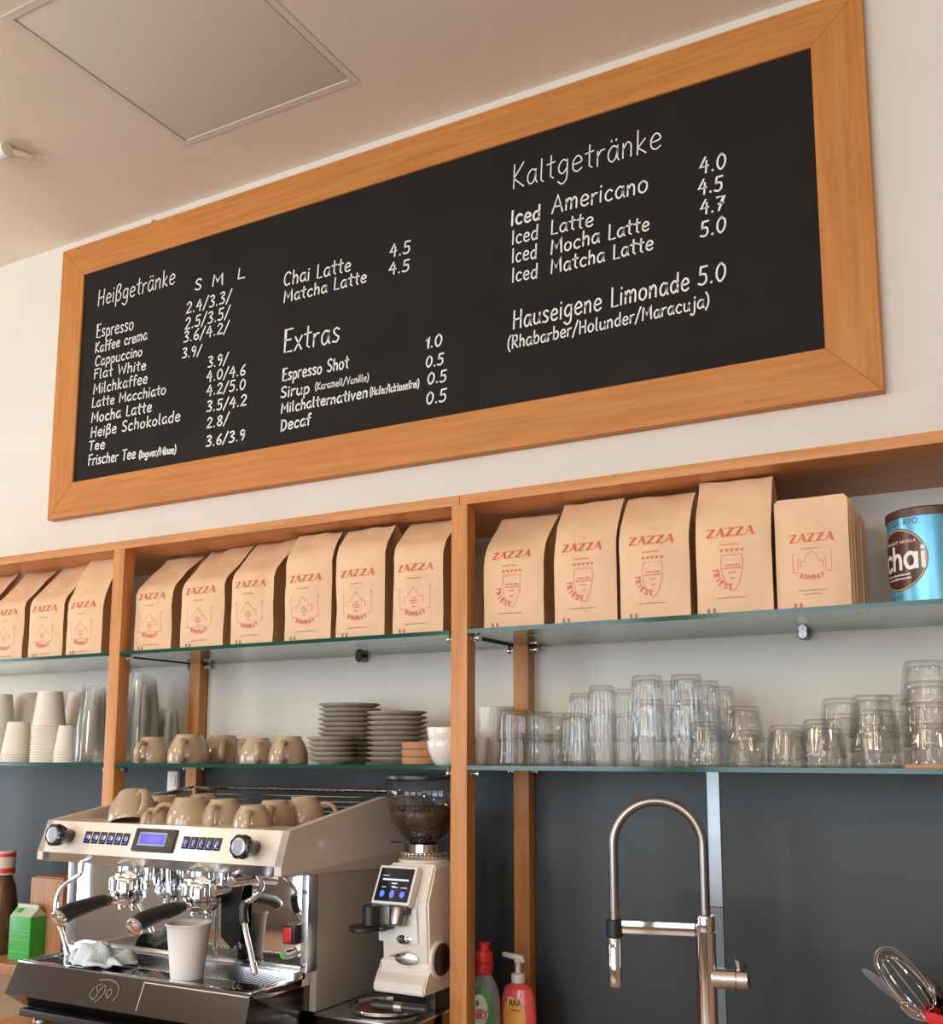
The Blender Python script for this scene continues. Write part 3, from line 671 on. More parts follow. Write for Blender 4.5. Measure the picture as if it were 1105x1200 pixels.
for i, (a, b, h, L, ty) in enumerate(((-2.50, -2.383, .145, .275, .085), (-2.352, -2.238, .145, .275, .085), (-2.214, -2.093, .145, .278, .085), (-2.078, -1.957, .145, .262, .055))):
    place_bag(a, b, YB, .085, h, L, ty, 'b', 20+i, ('kraft coffee bag cut by the left picture edge', 'kraft coffee bag leaning back, second from left in the left bay', 'kraft coffee bag leaning back, third from left in the left bay', 'kraft coffee bag with tall pale upright top beside the left post')[i], gA)
gB = 'kraft coffee bags in the middle bay of the upper shelf'
labB = ['kraft coffee bag printed with a domed palace, directly right of the left post', 'narrow kraft coffee bag, second in the middle bay', 'kraft coffee bag, third in the middle bay, left of the creased one',
        'kraft coffee bag with a dented shoulder and crumpled side, fourth in the middle bay', 'tall kraft coffee bag with rounded folded top, fifth in the middle bay', 'kraft coffee bag standing against the middle post, left side of it']
for i, (px0, px1, h, L, ty) in enumerate(((157, 200, .150, .270, .085), (211, 261, .152, .275, .085), (270, 319, .160, .272, .075), (333, 387, .187, .247, .035), (393, 450, .191, .246, .034), (460, 519, .178, .260, .055))):
    a = atY(px0, 757, YB).x; b = atY(px1, 755, YB).x
    place_bag(a, b, YB, .09, h, L, ty, 'b', 30+i, labB[i], gB)
gC = 'kraft coffee bags in the right bay of the upper shelf'
labC = ['kraft coffee bag with crest print leaning back, right of the middle post', 'kraft coffee bag with crest print, second in the right bay', 'kraft coffee bag with crest print, third in the right bay', 'tallest kraft coffee bag with crest print, reaching the top board']
for i, (a, b, h, L, ty) in enumerate(((-.928, -.803, .150, .256, .072), (-.781, -.660, .165, .247, .045), (-.653, -.526, .165, .244, .045), (-.514, -.386, .160, .243, .03))):
    place_bag(a, b, YB, .088, h, L, ty, 't', 40+i, labC[i], gC)
# small flat pouch in front of a row of its kind
def make_pouch(seed, front_print):
    w, h, d = .117, .187, .024
    root = thing('coffee_pouch', (0, 0, 0), 'x', 'coffee bag'); m = MB(); rings = []; NU = 10
    ph = seed*1.7
    def front(u, s):
        q = u/(w/2); b = (d/2)*(1-.75*q*q)*(1-min(1, max(0, (s-.01)/(h*.86)))**2) if s < h*.87 else 0
        nz = noise.noise(Vector((u*25+ph, s*20, seed)))*.002
        return Vector((u, -b-.001+nz, s))
    Z = [0, .006, .02, .045, .07, .095, .12, .14, .155, .165, .175, .181, .1845, .187]
    for z in Z:
        c = 0
        if z > .181: c = (z-.181)/.006*.006
        ww = w/2-c*(1 if z < .187 else 1)
        fr_ = [front(-ww+2*ww*i/NU, z) for i in range(NU+1)]
        bk = [Vector((p.x, -p.y*.9+.0006, p.z)) for p in fr_[::-1]]
        rings.append([m.bm.verts.new(p) for p in fr_+bk])
    N = len(rings[0])
    for A, Bq in zip(rings, rings[1:]):
        for i in range(N): j = (i+1) % N; f = m.bm.faces.new((A[i], A[j], Bq[j], Bq[i])); f.material_index = 0 if i < NU else 1
    m.bm.faces.new(rings[0]); m.bm.faces.new(rings[-1])
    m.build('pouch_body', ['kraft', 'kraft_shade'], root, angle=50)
    if front_print:
        def fn(u, s): return front(u, s)+Vector((0, -.0007, 0))
        p = MB(); zazza(p, fn, 0, .112, .0125, .072); p.build('logo_lettering', 'print_red', root, smooth=False, recalc=False)
        e = MB(); dashes(e, fn, 0, .100, .028, .002, .0007, 2, 0); zc = .073; cx = 0
        e.ribbon([(cx+a, zc+b) for a, b in [(-.030, .020), (-.030, -.012), (.031, -.012), (.031, .022)]], .0007, fn, 0)
        e.ribbon([(cx+a, zc+b) for a, b in [(-.018, -.004), (-.018, .006), (-.011, .006), (-.009, .014), (0, .024), (.009, .014), (.011, .006), (.018, .006), (.018, -.004)]], .0007, fn, 0)
        e.ribbon([(cx-.022, zc-.012), (cx-.022, zc+.012)], .0006, fn, 0); e.ribbon([(cx+.022, zc-.012), (cx+.022, zc+.012)], .0006, fn, 0)
        arc_text(e, fn, 'BOMBAY', 0, zc+.028, .049, 246, 294, .0075, .0013, 0)
        dashes(e, fn, 0, .030, .046, .002, .0006, 3, 1); dashes(e, fn, 0, .024, .026, .002, .0006, 4, 1)
        for k in (0, 1): e.ribbon([(-.028+k*.009, .004), (-.028+k*.009, .009)], .0035, fn, 1)
        m2 = MB(); m2.cyl(.006, 0, -.0012, (0.004, -.0045, .146), axis='Y', n=16, bev=.0004)
        m2.build('valve', 'kraft', root)
        e.build('emblem_print', ['print_red', 'print_brown'], root, smooth=False, recalc=False)
    return root
gP = 'small flat coffee pouches in one row'
p0 = make_pouch(1, True); p0.location = (-.3225, -.262, ZU); p0['label'] = 'small flat kraft pouch with rounded corners and palace print, in front of its row'; p0['group'] = gP
pb = make_pouch(2, False); sp = Spawn(pb)
for i in range(7):
    sp((-.3225+.002*rnd.uniform(-1, 1), -.232+i*.027, ZU), ['plain-backed kraft pouch directly behind the front small pouch', 'kraft pouch, third in the row behind the small front pouch', 'kraft pouch in the middle of the row behind the small front pouch', 'kraft pouch, third from the wall end of the pouch row', 'kraft pouch second from the wall end of the pouch row', 'kraft pouch nearest the wall in the pouch row', 'kraft pouch at the wall end of the pouch row'][i], group=gP, scale=(1, 1, 1-.012*(i % 3)))

# ------------------------------------------------------------------ chai tin
TR = .063; tc = Vector((-.151, -.195, ZU)); TH = .146
tin = thing('chai_tin', tc, 'blue chai tin with a dark lid and brown oval label on the right', 'tin')
MB().lathe([(0, 0), (TR-.001, 0), (TR+.0012, .0015), (TR+.0012, .004), (TR, .005), (TR, TH-.004), (TR+.001, TH-.002), (TR, TH), (0, TH)], n=64).build('body', 'tin_blue', tin)
MB().lathe([(0, TH+.009), (TR-.002, TH+.009), (TR-.003, TH+.0075), (TR+.001, TH+.0075), (TR+.0022, TH+.006), (TR+.0022, TH-.006), (TR+.0005, TH-.006), (0, TH-.001)], n=64).build('lid', 'tin_lid', tin)
A0 = math.atan2(-1.795, .122)+.0   # towards the camera
AL = math.radians(-134)
def tinfn(off):
    def f(u, v): a = AL+u/TR; return Vector(((TR+off)*math.cos(a), (TR+off)*math.sin(a), v))
    return f
def patch(mb, fn, cx, cz, rx, rz, mi, rings=6, n=48):
    prev = None
    for k in range(rings+1):
        t = k/rings; row = [mb.bm.verts.new(fn(cx+rx*t*math.cos(2*PI*i/n), cz+rz*t*math.sin(2*PI*i/n))) for i in range(n)] if k else [mb.bm.verts.new(fn(cx, cz))]
        if prev:
            for i in range(n):
                j = (i+1) % n
                f = mb.bm.faces.new((prev[0], row[i], row[j]) if len(prev) == 1 else (prev[i], row[i], row[j], prev[j])); f.material_index = mi
        prev = row
lb = MB(); zc = .073
patch(lb, tinfn(.0004), 0, zc, .051, .0505, 2); patch(lb, tinfn(.0006), 0, zc, .0495, .049, 1); patch(lb, tinfn(.0008), 0, zc, .0475, .047, 0)
lb.build('oval_label', ['tin_brown', 'tin_gold', 'tin_lid'], tin, recalc=False)
ct = MB(); ff = tinfn(.0011)
CH_ = {'c': ('.62', [[(.5+.0, .5)] ]), }
def big(ct, x, z, h, lw, text):
    defs = {'c': (.62, [[(.56+.0, .56), (.34, .66), (.12, .5), (.08, .3), (.18, .08), (.36, 0), (.56, .1)]]),
            'h': (.62, [[(.1, 1), (.1, 0)], [(.1, .4), (.26, .62), (.44, .58), (.5, .36), (.5, 0)]]),
            'a': (.72, [[(.58, .33), (.5, .56), (.32, .66), (.12, .52), (.08, .3), (.18, .06), (.34, 0), (.52, .1), (.58, .33)], [(.58, .64), (.58, 0)]]),
            'i': (.25, [[(.1, .64), (.1, 0)], [(.1, .82), (.1, .9)]])}
    for ch in text:
        wd, st = defs[ch]
        for q in st:
            q = catmull(q, 5) if len(q) > 2 else q
            ct.ribbon([(x+p[0]*h, z+p[1]*h) for p in q], lw, ff)
        x += (wd+.05)*h
big(ct, -.036, .058, .036, .0062, 'chai')
st, wd = layout('ELEPHANT VANILLA', 0)
for q in st: ct.ribbon([(-.032+u*.066/wd, .099+v*.0045) for u, v in q], .0007, ff)
for k, (x0, wdt, z) in enumerate(((-.030, .052, .048), (-.026, .050, .042))): dashes(ct, ff, x0+wdt/2, z, wdt, .0026, .0012, 3+k, 0)
ct.build('label_lettering', ['paper_bright', 'paper_bright'], tin, smooth=False, recalc=False)
ct = MB(); st, wd = layout('DAVID RIO', 0, 0, .2)
for q in st: ct.ribbon([(-.040+u*.078/wd, .1280+v*.0095) for u, v in q], .0011, ff)
ct.build('upper_lettering', 'tin_lid', tin, smooth=False, recalc=False); ct = MB()
st, wd = layout('NET WT', 0, 0, .15)
for q in st: ct.ribbon([(-.018+u*.024/wd, .011+v*.005) for u, v in q], .0007, ff)
ct.build('net_weight_lettering', 'tin_lid', tin, smooth=False, recalc=False)

# ------------------------------------------------------------------ cups, plates, glasses on the lower shelf
def mk_cup(R=.043, H=.059):
    c = thing('coffee_cup', (0, 0, 0), 'x', 'cup'); t = .0035
    pf = [(0, .002), (R*.50, .002), (R*.52, 0), (R*.62, 0), (R*.66, .005), (R*.84, H*.30), (R*.96, H*.55), (R*1.0, H*.82), (R*.99, H-.001), (R*.975, H), (R*.95, H-.001),
          (R*.92, H*.80), (R*.88, H*.55), (R*.76, H*.32), (R*.58, .010), (0, .008)]
    MB().lathe([tuple(p) for p in pf], n=40).build('cup_body', 'stoneware', c, angle=60)
    h = [(R*.93, 0, H*.86), (R*1.18, 0, H*.90), (R*1.46, 0, H*.78), (R*1.52, 0, H*.52), (R*1.34, 0, H*.30), (R*1.05, 0, H*.22), (R*.80, 0, H*.26)]
    q = catmull(h, 5); m = MB(); m.tube(q, [.0052]*len(q), n=10)
    for v in m.bm.verts: v.co.y *= 1.35
    m.build('handle', 'stoneware', c)
    return c
cup = mk_cup(); spc = Spawn(cup)
FL = (PI, 0, 0)
def inv(o_x, o_y, z, H, rz): return (o_x, o_y, z+H)
HC = .059
# (px centre, y depth, handle direction, scale, label)
for px, y, rz, s, lab in ((179, -.235, -75, 1.0, 'beige stoneware cup upside down on glass, directly right of the left post'),
                          (221, -.240, -60, 1.08, 'largest beige stoneware cup upside down on glass, second from the left post'),
                          (261, -.130, -50, 1.08, 'beige stoneware cup set back behind the second shelf cup'),
                          (302, -.235, -50, .92, 'beige stoneware cup upside down, left one of the pair beside the saucers'),
                          (338, -.235, -65, .98, 'beige stoneware cup upside down, right one of the pair beside the saucers'),
                          (288, -.095, -60, .95, 'shaded beige cup at the back near the wall behind the left one of the pair')):
    x = atY(px, 880, y).x
    spc((x, y, ZL+HC*s), lab, rot=(PI, 0, math.radians(rz)), group='beige stoneware cups on the lower glass shelf', scale=(s, s, s))

def mk_plate(R=.072):
    c = thing('saucer', (0, 0, 0), 'x', 'saucer')
    pf = [(0, .003), (R*.42, .003), (R*.44, 0), (R*.52, 0), (R*.56, .003), (R*.80, .0065), (R*.99, .0125), (R, .0136, 1), (R*.985, .0148, 1), (R*.80, .0100), (R*.55, .0062), (0, .0058)]
    pf = [(p[0], p[1], p[2] if len(p) > 2 else 0) for p in pf]
    MB().lathe(pf, n=44).build('plate', ['plate_grey', 'plate_rim'], c, angle=50); return c
plate = mk_plate(); spp = Spawn(plate)
ORD = ['', 'lowest', 'second', 'third', 'fourth', 'fifth', 'sixth', 'seventh', 'eighth', 'ninth', 'tenth', 'eleventh', 'twelfth', 'thirteenth', 'fourteenth', 'fifteenth', 'sixteenth']
def pos(k, n):
    return 'lowest' if k == 0 else 'topmost' if k == n-1 else ORD[k+1]+' from below'
for nm, px, y, n, s, dz in (('tallest saucer stack', 409, -.125, 12, .94, .0104), ('short front saucer stack', 388, -.228, 5, .69, .0104), ('saucer stack beside the terracotta dishes', 465, -.165, 10, .87, .0104)):
    x = atY(px, 870, y).x
    for k in range(n):
        spp((x+rnd.uniform(-.0018, .0018), y+rnd.uniform(-.001, .001), ZL+k*dz*1.0), 'stoneware saucer, %s in the %s' % (pos(k, n), nm), rot=(0, 0, rnd.uniform(0, 6)), group='saucers in stacks on the lower glass shelf', scale=(s, s, 1.0))
tcr = thing('terracotta_dish', (0, 0, 0), 'x', 'dish')
MB().lathe([(0, 0), (.036, 0), (.038, .002), (.0395, .0135), (.0385, .0145), (.036, .0145), (.034, .004), (0, .004)], n=40).build('dish', 'terracotta', tcr)
spt = Spawn(tcr)
x = atY(494, 870, -.235).x
for k in range(3): spt((x, -.235, ZL+k*.0148), ['lowest', 'middle', 'top'][k]+' of the three stacked terracotta dishes', group='stacked terracotta dishes')
spt((x+.012, -.135, ZL), 'terracotta dish set behind the stack of three, nearest the wall', group='stacked terracotta dishes')
def mk_bowl():
    c = thing('china_cup', (0, 0, 0), 'x', 'cup')
    MB().lathe([(0, .002), (.016, .002), (.017, 0), (.022, 0), (.030, .012), (.037, .030), (.039, .046), (.0385, .047), (.0365, .046), (.034, .03), (.026, .014), (0, .006)], n=40).build('bowl', 'white_china', c); return c
spb = Spawn(mk_bowl()); x = -1.031
spb((x, -.235, ZL), 'white china cup right way up beside the middle post, under another', group='white china cups beside the middle post')
spb((x, -.235, ZL+.025), 'white china cup nested on top of its twin beside the middle post', group='white china cups beside the middle post')
# ribbed white beakers in the right bay corner
def mk_beaker():
    c = thing('ribbed_beaker', (0, 0, 0), 'x', 'cup')
    fl = lambda a, p: .0008*math.cos(30*a) if (p[0] > .03 and p[1] < .066) else 0
    MB().lathe([(0, 0), (.027, 0), (.030, .003), (.033, .03), (.0375, .066), (.038, .072), (.0365, .073), (.035, .066), (.030, .02), (0, .006)], n=120, flute=fl).build('beaker', 'white_china', c, angle=60); return c
spk = Spawn(mk_beaker())
x1_ = atY(581, 880, -.12).x
spk((x1_, -.12, ZL), 'white ribbed china beaker at the bottom of the pair by the middle post', group='white ribbed beakers')
spk((x1_, -.12, ZL+.042), 'white ribbed china beaker standing on top, right way up, by the middle post', group='white ribbed beakers')
x2_ = atY(562, 880, -.215).x
spk((x2_-.004, -.225, ZL), 'small white ribbed beaker half hidden by the middle post', group='white ribbed beakers', scale=(.72, .72, .72))

FLUTE = lambda a, p: .0009*math.cos(22*a) if .012 < p[1] < p[3] and p[2] == 0 else 0
def mk_tumbler(r0, r1, h, flutes, name, cat, handle=False):
    c = thing(name, (0, 0, 0), 'x', cat); t = .0026
    def fl(a, p):
        return .0015*math.cos(flutes*a) if (flutes and .010 < p[1] < h*.74 and p[0] > r0*.97 and len(p) > 3) else 0
    pf = [(0, .0, 0), (r0-.003, 0, 0), (r0, .003, 0)]
    for k in range(1, 8): z = .003+(h-.003)*k/8; pf.append((r0+(r1-r0)*k/8, z, 0, 1))
    pf += [(r1, h-.001, 0), (r1-t/2, h, 0), (r1-t, h-.001, 0), (r0+(r1-r0)*.5-t*1.1, h*.5, 0), (r0-t*1.3, .010, 0), (r0*.6, .007, 0), (0, .0065, 0)]
    MB().lathe(pf, n=88 if flutes else 36, flute=fl if flutes else None).build('glass_body', 'tumbler_glass', c, angle=70)
    if handle:
        q = catmull([(r1-.003, 0, h*.80), (r1+.014, 0, h*.82), (r1+.024, 0, h*.62), (r1+.022, 0, h*.38), (r1+.010, 0, h*.24), (r0-.001, 0, h*.28)], 5)
        MB().tube(q, .0042, n=8).build('handle', 'tumbler_glass', c)
    return c
spT = Spawn(mk_tumbler(.0265, .0315, .118, 22, 'fluted_tumbler', 'glass'))
spS = Spawn(mk_tumbler(.0300, .0380, .066, 9, 'water_glass', 'glass'))
spM = Spawn(mk_tumbler(.031, .034, .058, 0, 'glass_mug', 'mug', True))
def hpx(px, y): return atY(px, 870, y).x
gT = 'fluted tumblers upside down on the right bay shelf'
for px, y, n, s, dz, lab in ((674, -.245, 1, .80, .05, 'fluted tumbler standing alone upside down, leftmost tumbler in front'), (682, -.150, 2, .80, .052, 'fluted tumbler in the rear stack right of the glass mugs'),
                             (706, -.240, 2, .84, .052, 'fluted tumbler in the front stack left of the tall pair'), (733, -.165, 2, .82, .052, 'tumbler in the stack behind the left of the tall pair'),
                             (760, -.242, 2, .98, .043, 'fluted tumbler in the widest front stack'), (783, -.140, 2, .94, .046, 'tumbler in the dim stack between the tall pair'),
                             (806, -.235, 2, .96, .046, 'fluted tumbler in the rightmost tall front stack'), (828, -.155, 2, .92, .046, 'tumbler in the right stack behind the tall pair'), (846, -.09, 2, .88, .046, 'fluted tumbler in the rearmost stack against the wall')):
    x = hpx(px, y); h = .118*s
    for k in range(n):
        l = lab if n == 1 else lab+(', lower one' if k == 0 else ', upper one')
        spT((x, y, ZL+h+k*dz*s), l, rot=(PI, 0, rnd.uniform(0, 6)), group=gT, scale=(s, s, s))
gS = 'small facet glasses upside down on the right bay shelf'
for px, y, n, s, dz, lab in ((830, -.252, 2, .94, .013, 'small facet glass right of the tumblers in front'), (872, -.235, 2, .92, .040, 'small facet glass in the two-step stack right of centre'),
                             (898, -.140, 1, .84, .02, 'small facet glass in the back between the two low front pairs'), (922, -.245, 2, .88, .010, 'small facet glass in the lowest front pair'),
                             (944, -.155, 1, .86, .02, 'small facet glass behind the lowest front pair'), (964, -.245, 2, .95, .014, 'small facet glass in the front pair left of the big stack'),
                             (987, -.145, 3, .95, .026, 'small facet glass in the rear stack of three'), (1025, -.245, 3, 1.02, .023, 'small facet glass in the front stack of three'),
                             (1050, -.155, 3, .98, .026, 'facet glass in the stack behind the front three'), (1090, -.235, 4, 1.05, .032, 'facet glass in the four-high stack at the right edge')):
    x = hpx(px, y); h = .066*s
    for k in range(n):
        l = lab if n == 1 else lab+', '+(['lower one', 'upper one'][k] if n == 2 else pos(k, n))
        z = ZL+h+k*dz+(.006 if px == 1088 else 0)
        spS((x, y, z), l, rot=(PI, 0, rnd.uniform(0, 6)), group=gS, scale=(s, s, s))
x = hpx(1100, -.235)
ch_ = MB().box(x-.045, x+.055, -.285, -.19, ZL-.0003, ZL+.0055, .001).build('wooden_coaster', 'beech_x'); tag(ch_, 'flat orange wooden coaster under the glass stack at the right edge', 'coaster')
gM = 'clear glass mugs beside the middle post'
for px, y, n, lab in ((603, -.250, 2, 'clear glass mug in the front left pair'), (629, -.165, 2, 'clear glass mug in the middle pair'), (646, -.085, 2, 'clear glass mug in the rear right pair')):
    x = hpx(px, y)
    for k in range(n): spM((x, y, ZL+.058+k*.044), lab+[', bottom', ', stacked on top'][k], rot=(PI, 0, math.radians(-20)), group=gM)

# paper cups in the left bay
def mk_paper(r0, r1, h, name='paper_cup', m='paper_white', mark=False):
    c = thing(name, (0, 0, 0), 'x', 'cup'); t = .0009
    MB().lathe([(0, .005), (r0-.002, .005), (r0-.002, 0), (r0, 0), (r1, h-.003), (r1+.0022, h-.0035), (r1+.0030, h-.0015), (r1+.0020, h), (r1-.0006, h-.0008), (r1-t-.001, h-.004), (r0-t-.001, .007), (0, .007)], n=32).build('cup_body', m, c, angle=40)
    return c
spP = Spawn(mk_paper(.028, .040, .088)); gPc = 'white paper cups in upside-down stacks in the left bay'
stacks = [(20, -.245, 4, .92, 'short front stack, third from the left post'), (56, -.240, 15, .98, 'tall front stack in the left bay'), (78, -.245, 5, .72, 'short narrow stack beside the clear cups'),
          (28, -.110, 16, 1.02, 'rear stack behind the short front one'), (53, -.090, 16, 1.02, 'rear stack behind the tall front one'), (90, -.130, 16, .95, 'rear stack near the clear cups'), (-3, -.200, 15, 1.0, 'stack cut by the left picture edge')]
for px, y, n, s, lab in stacks:
    x = atY(px, 880, y).x; h = .088*s; dz = .0062
    for k in range(n):
        spP((x, y, ZL+h+k*dz), 'paper cup, %s in the %s' % (pos(k, n), lab), rot=(PI, 0, 0), group=gPc, scale=(s, s, s))
spC = Spawn(mk_paper(.0275, .042, .118, 'clear_plastic_cup', 'plastic_clear')); gCc = 'clear plastic cups in upside-down stacks'
for px, y, n, s, lab in ((107, -.238, 12, .95, 'front stack left of the left post'), (118, -.13, 12, .95, 'rear stack touching the left post'), (166, -.14, 16, 1.0, 'tall stack just right of the left post'), (196, -.075, 7, .8, 'low corner stack by the left rear post')):
    x = atY(px, 880, y).x; h = .118*s
    for k in range(n):
        spC((x, y, ZL+h+k*.0068), 'clear cup, %s in the %s' % (pos(k, n), lab), rot=(PI, 0, 0), group=gCc, scale=(s, s, s))

# ------------------------------------------------------------------ espresso machine
MX0, MX1 = -1.832, -1.200
em = thing('espresso_machine', (-1.515, -.35, .952), 'two-group espresso machine with cream control bar and chrome work area', 'espresso machine')
def em_(mb, name, m, parent=None, **k):
    if parent is None: return mb.build(name, m, em, world=True, **k)
    for v in mb.bm.verts: v.co -= em.location
    return mb.build(name, m, parent, **k)
# board under the machine
bd = MB().box(-1.862, -1.215, -.66, -.12, WZ+.0005, .928, .003).build('wooden_board', 'beech_x'); tag(bd, 'orange wooden board lying under the espresso machine', 'board')
# control bar: leaning face with brushed chamfer below
em_(MB().prism([(-.497, 1.313), (-.519, 1.252), (-.40, 1.252), (-.40, 1.313)], MX0, MX1, 'X'), 'control_bar', 'machine_white', angle=20)
em_(MB().prism([(-.519, 1.2515), (-.500, 1.232), (-.44, 1.232), (-.44, 1.2515)], MX0, MX1, 'X'), 'bar_chamfer', 'steel_brushed', angle=20)
fdir = Vector((0, -.022, -.061)).normalized(); fn_ = Vector((0, -.061, .022)).normalized()
def F(x, t, off=0.): p = Vector((x, -.497, 1.313))+fdir*t+fn_*off; return p      # on the leaning face
def facebox(mb, x0, x1, t0, t1, o0, o1, bev=.001, mi=0):
    M4 = Matrix.Translation(F(0, 0)) @ Matrix(((1, 0, 0), (0, fn_.y, fdir.y), (0, fn_.z, fdir.z))).to_4x4()
    mb.box(x0, x1, o0, o1, t0, t1, bev, mi, M4)
def barx(px, py): return atY(px, py, -.508).x
# buttons, display, knobs
bp_ = [(103+8.9*i, 983+.35*i) for i in range(6)] + [(218+9.2*i, 988.5+.55*i) for i in range(5)]
for i, (px, py) in enumerate(bp_):
    x = barx(px, py); b = MB(); facebox(b, x-.0082, x+.0082, .019, .043, -.002, .0022, .0012)
    bo = em_(b, 'button', 'black_gloss')
    ic = MB(); rg = random.Random(i)
    def fb(u, v, x=x): return F(x+u, .031-v, .0026)-em.location
    patch(ic, fb, 0, .001, .0042, .0052, 0, 2, 10)
    ic.ribbon([(-.005, -.008), (.005, -.008)], .0015, fb)
    ic.build('icon', 'icon_blue', bo, recalc=False)
xl, xr = barx(158, 986), barx(206, 990)
b = MB(); facebox(b, xl, xr, .008, .053, -.002, .005, .003); dp = em_(b, 'display', 'black_plastic')
b = MB(); facebox(b, xl+.014, xr-.022, .016, .042, .0045, .0056, .0005); em_(b, 'display_border', 'lcd_border', dp)
b = MB(); facebox(b, xl+.018, xr-.026, .0195, .0385, .0050, .0062, .0002); em_(b, 'lcd', 'lcd', dp)
def knob(px, py, t):
    x = barx(px, py); c = F(x, t)
    d = Vector((0, -1, .12)).normalized(); q = Vector((0, 0, -1)).rotation_difference(d).to_matrix().to_4x4()
    q = d.to_track_quat('Z', 'Y').to_matrix().to_4x4()
    k = MB(); fl = lambda a, p: -.0016*(math.cos(8*a) > .3) if p[0] > .017 and p[1] > .018 else 0
    k.lathe([(0, 0), (.013, 0), (.0135, .004), (.015, .014), (.0205, .026), (.0225, .036), (.0215, .044), (.017, .046), (.016, .0445), (0, .0445)], c, n=48, flute=fl, M4=q)
    o = em_(k, 'steam_knob', 'black_gloss')
    k = MB(); k.lathe([(0, .0444), (.0155, .0444), (.0155, .0455), (.011, .0462), (.010, .0455), (0, .0455)], c, n=28, M4=q); em_(k, 'knob_cap', 'knob_grey', o)
knob(82, 983, .030); knob(299, 991, .033)
# cup tray, wings, rail
em_(MB().box(MX0+.012, MX1-.012, -.485, -.095, 1.286, 1.298, .001), 'cup_tray', 'dark_steel')
tr = MB()
for i in range(27):
    x = MX0+.03+i*.022; tr.tube([(x, -.47, 1.3000), (x, -.12, 1.3000)], .0016, n=6)
o = em_(tr, 'tray_grille', 'chrome'); o['kind'] = 'stuff'
for sgn, xw in ((1, MX1), (-1, MX0)):
    wg = MB(); v = wg.bm.verts.new
    yo = [(-.497, 1.313), (-.30, 1.345), (-.195, 1.362), (-.10, 1.362), (-.085, 1.245), (-.10, 1.214), (-.30, 1.2265), (-.519, 1.236), (-.519, 1.252)]
    out = .012*sgn; mid = (-.30, 1.280)
    O = [v((xw+(out*.2 if k in (2, 3) else 0), y, z)) for k, (y, z) in enumerate(yo)]
    crease = v((xw+out, -.14, 1.252)); c2 = v((xw+.0, -.50, 1.300))
    I = [v((xw-.016*sgn, y, z)) for y, z in yo]
    n = len(yo)
    for a, b2 in ((0, 1), (1, 2), (2, 3), (3, 4)): wg.bm.faces.new((O[a], O[b2], crease))
    for a, b2 in ((4, 5), (5, 6), (6, 7), (7, 8), (8, 0)): wg.bm.faces.new((O[a], O[b2], crease))
    wg.bm.verts.remove(c2)
    wg.bm.faces.new(I)
    for a in range(n): wg.bm.faces.new((O[a], I[a], I[(a+1) % n], O[(a+1) % n]))
    em_(wg, 'side_wing', 'machine_side', angle=3)
rl = MB()
rl.tube([(MX0+.02, -.30, 1.338), (MX0+.02, -.125, 1.368), (MX0+.03, -.105, 1.370), (MX1-.03, -.105, 1.370), (MX1-.02, -.125, 1.368)], .004, n=10)
em_(rl, 'cup_rail', 'chrome')
rl = MB()
for i in range(4): rl.tube([(MX0+.03, -.105, 1.322+.011*i), (MX1-.03, -.105, 1.322+.011*i)], .0018, n=6)
em_(rl, 'rail_wires', 'steel_brushed')['kind'] = 'stuff'
# body and polished back panel
em_(MB().box(MX0+.004, MX1-.003, -.408, -.09, .985, 1.232, .002), 'body', 'steel_side')
em_(MB().box(MX0+.012, MX1-.016, -.432, -.4085, 1.045, 1.231, .001), 'back_panel', 'mirror_steel')
for x in (MX0+.006, MX1-.010): em_(MB().box(x-.008, x+.008, -.437, -.409, 1.058, 1.231, .002), 'corner_column', 'steel_brushed')
# bolts on the right column
for z in (1.07, 1.20): em_(MB().cyl(.004, -.4372, -.441, (MX1-.010, 0, z), axis='Y', n=14, bev=.001), 'bolt', 'chrome')
# drip tray
ty0 = -.570; TZ = 1.0455; TX0, TX1 = -1.806, -1.217
DT = MB(); DT.prism([(ty0, TZ), (ty0-.022, TZ-.056), (ty0+.02, TZ-.086), (-.40, TZ-.086), (-.40, TZ-.014), (ty0+.02, TZ-.014)], TX0, TX1, 'X')
for v in DT.bm.verts:
    if v.co.y < ty0-.01: v.co.x += -.006 if v.co.x < -1.5 else .006
o = em_(DT, 'drip_tray_body', 'dark_steel', angle=15)
DG = MB()
for a in ((TX0, TX1, ty0, ty0+.014), (TX0, TX0+.014, ty0+.014, -.41), (TX1-.014, TX1, ty0+.014, -.41)):
    DG.box(a[0], a[1], a[2], a[3], TZ-.0135, TZ+.0025, .001)
em_(DG, 'tray_rim', 'chrome', o)
DG = MB(); n = 58
for i in range(n):
    x = TX0+.02+(TX1-TX0-.04)*i/(n-1); DG.box(x-.0022, x+.0022, ty0+.016, -.45, TZ-.0075, TZ+.0005)
DG.box(TX0+.016, TX1-.016, -.50, -.495, TZ-.010, TZ-.0015)
em_(DG, 'drain_grate', 'chrome', o)['kind'] = 'stuff'
em_(MB().box(TX0+.012, TX1-.012, ty0+.014, -.41, TZ-.0138, TZ-.0125), 'tray_floor', 'black_plastic', o)
em_(MB().box(MX0+.02, MX1-.02, -.452, -.4325, 1.036, 1.060, .002), 'splash_ledge', 'steel_brushed')
em_(MB().box(TX0+.01, TX1-.01, ty0+.0, ty0+.05, .945, TZ-.0865, .003), 'lower_skirt', 'black_plastic')
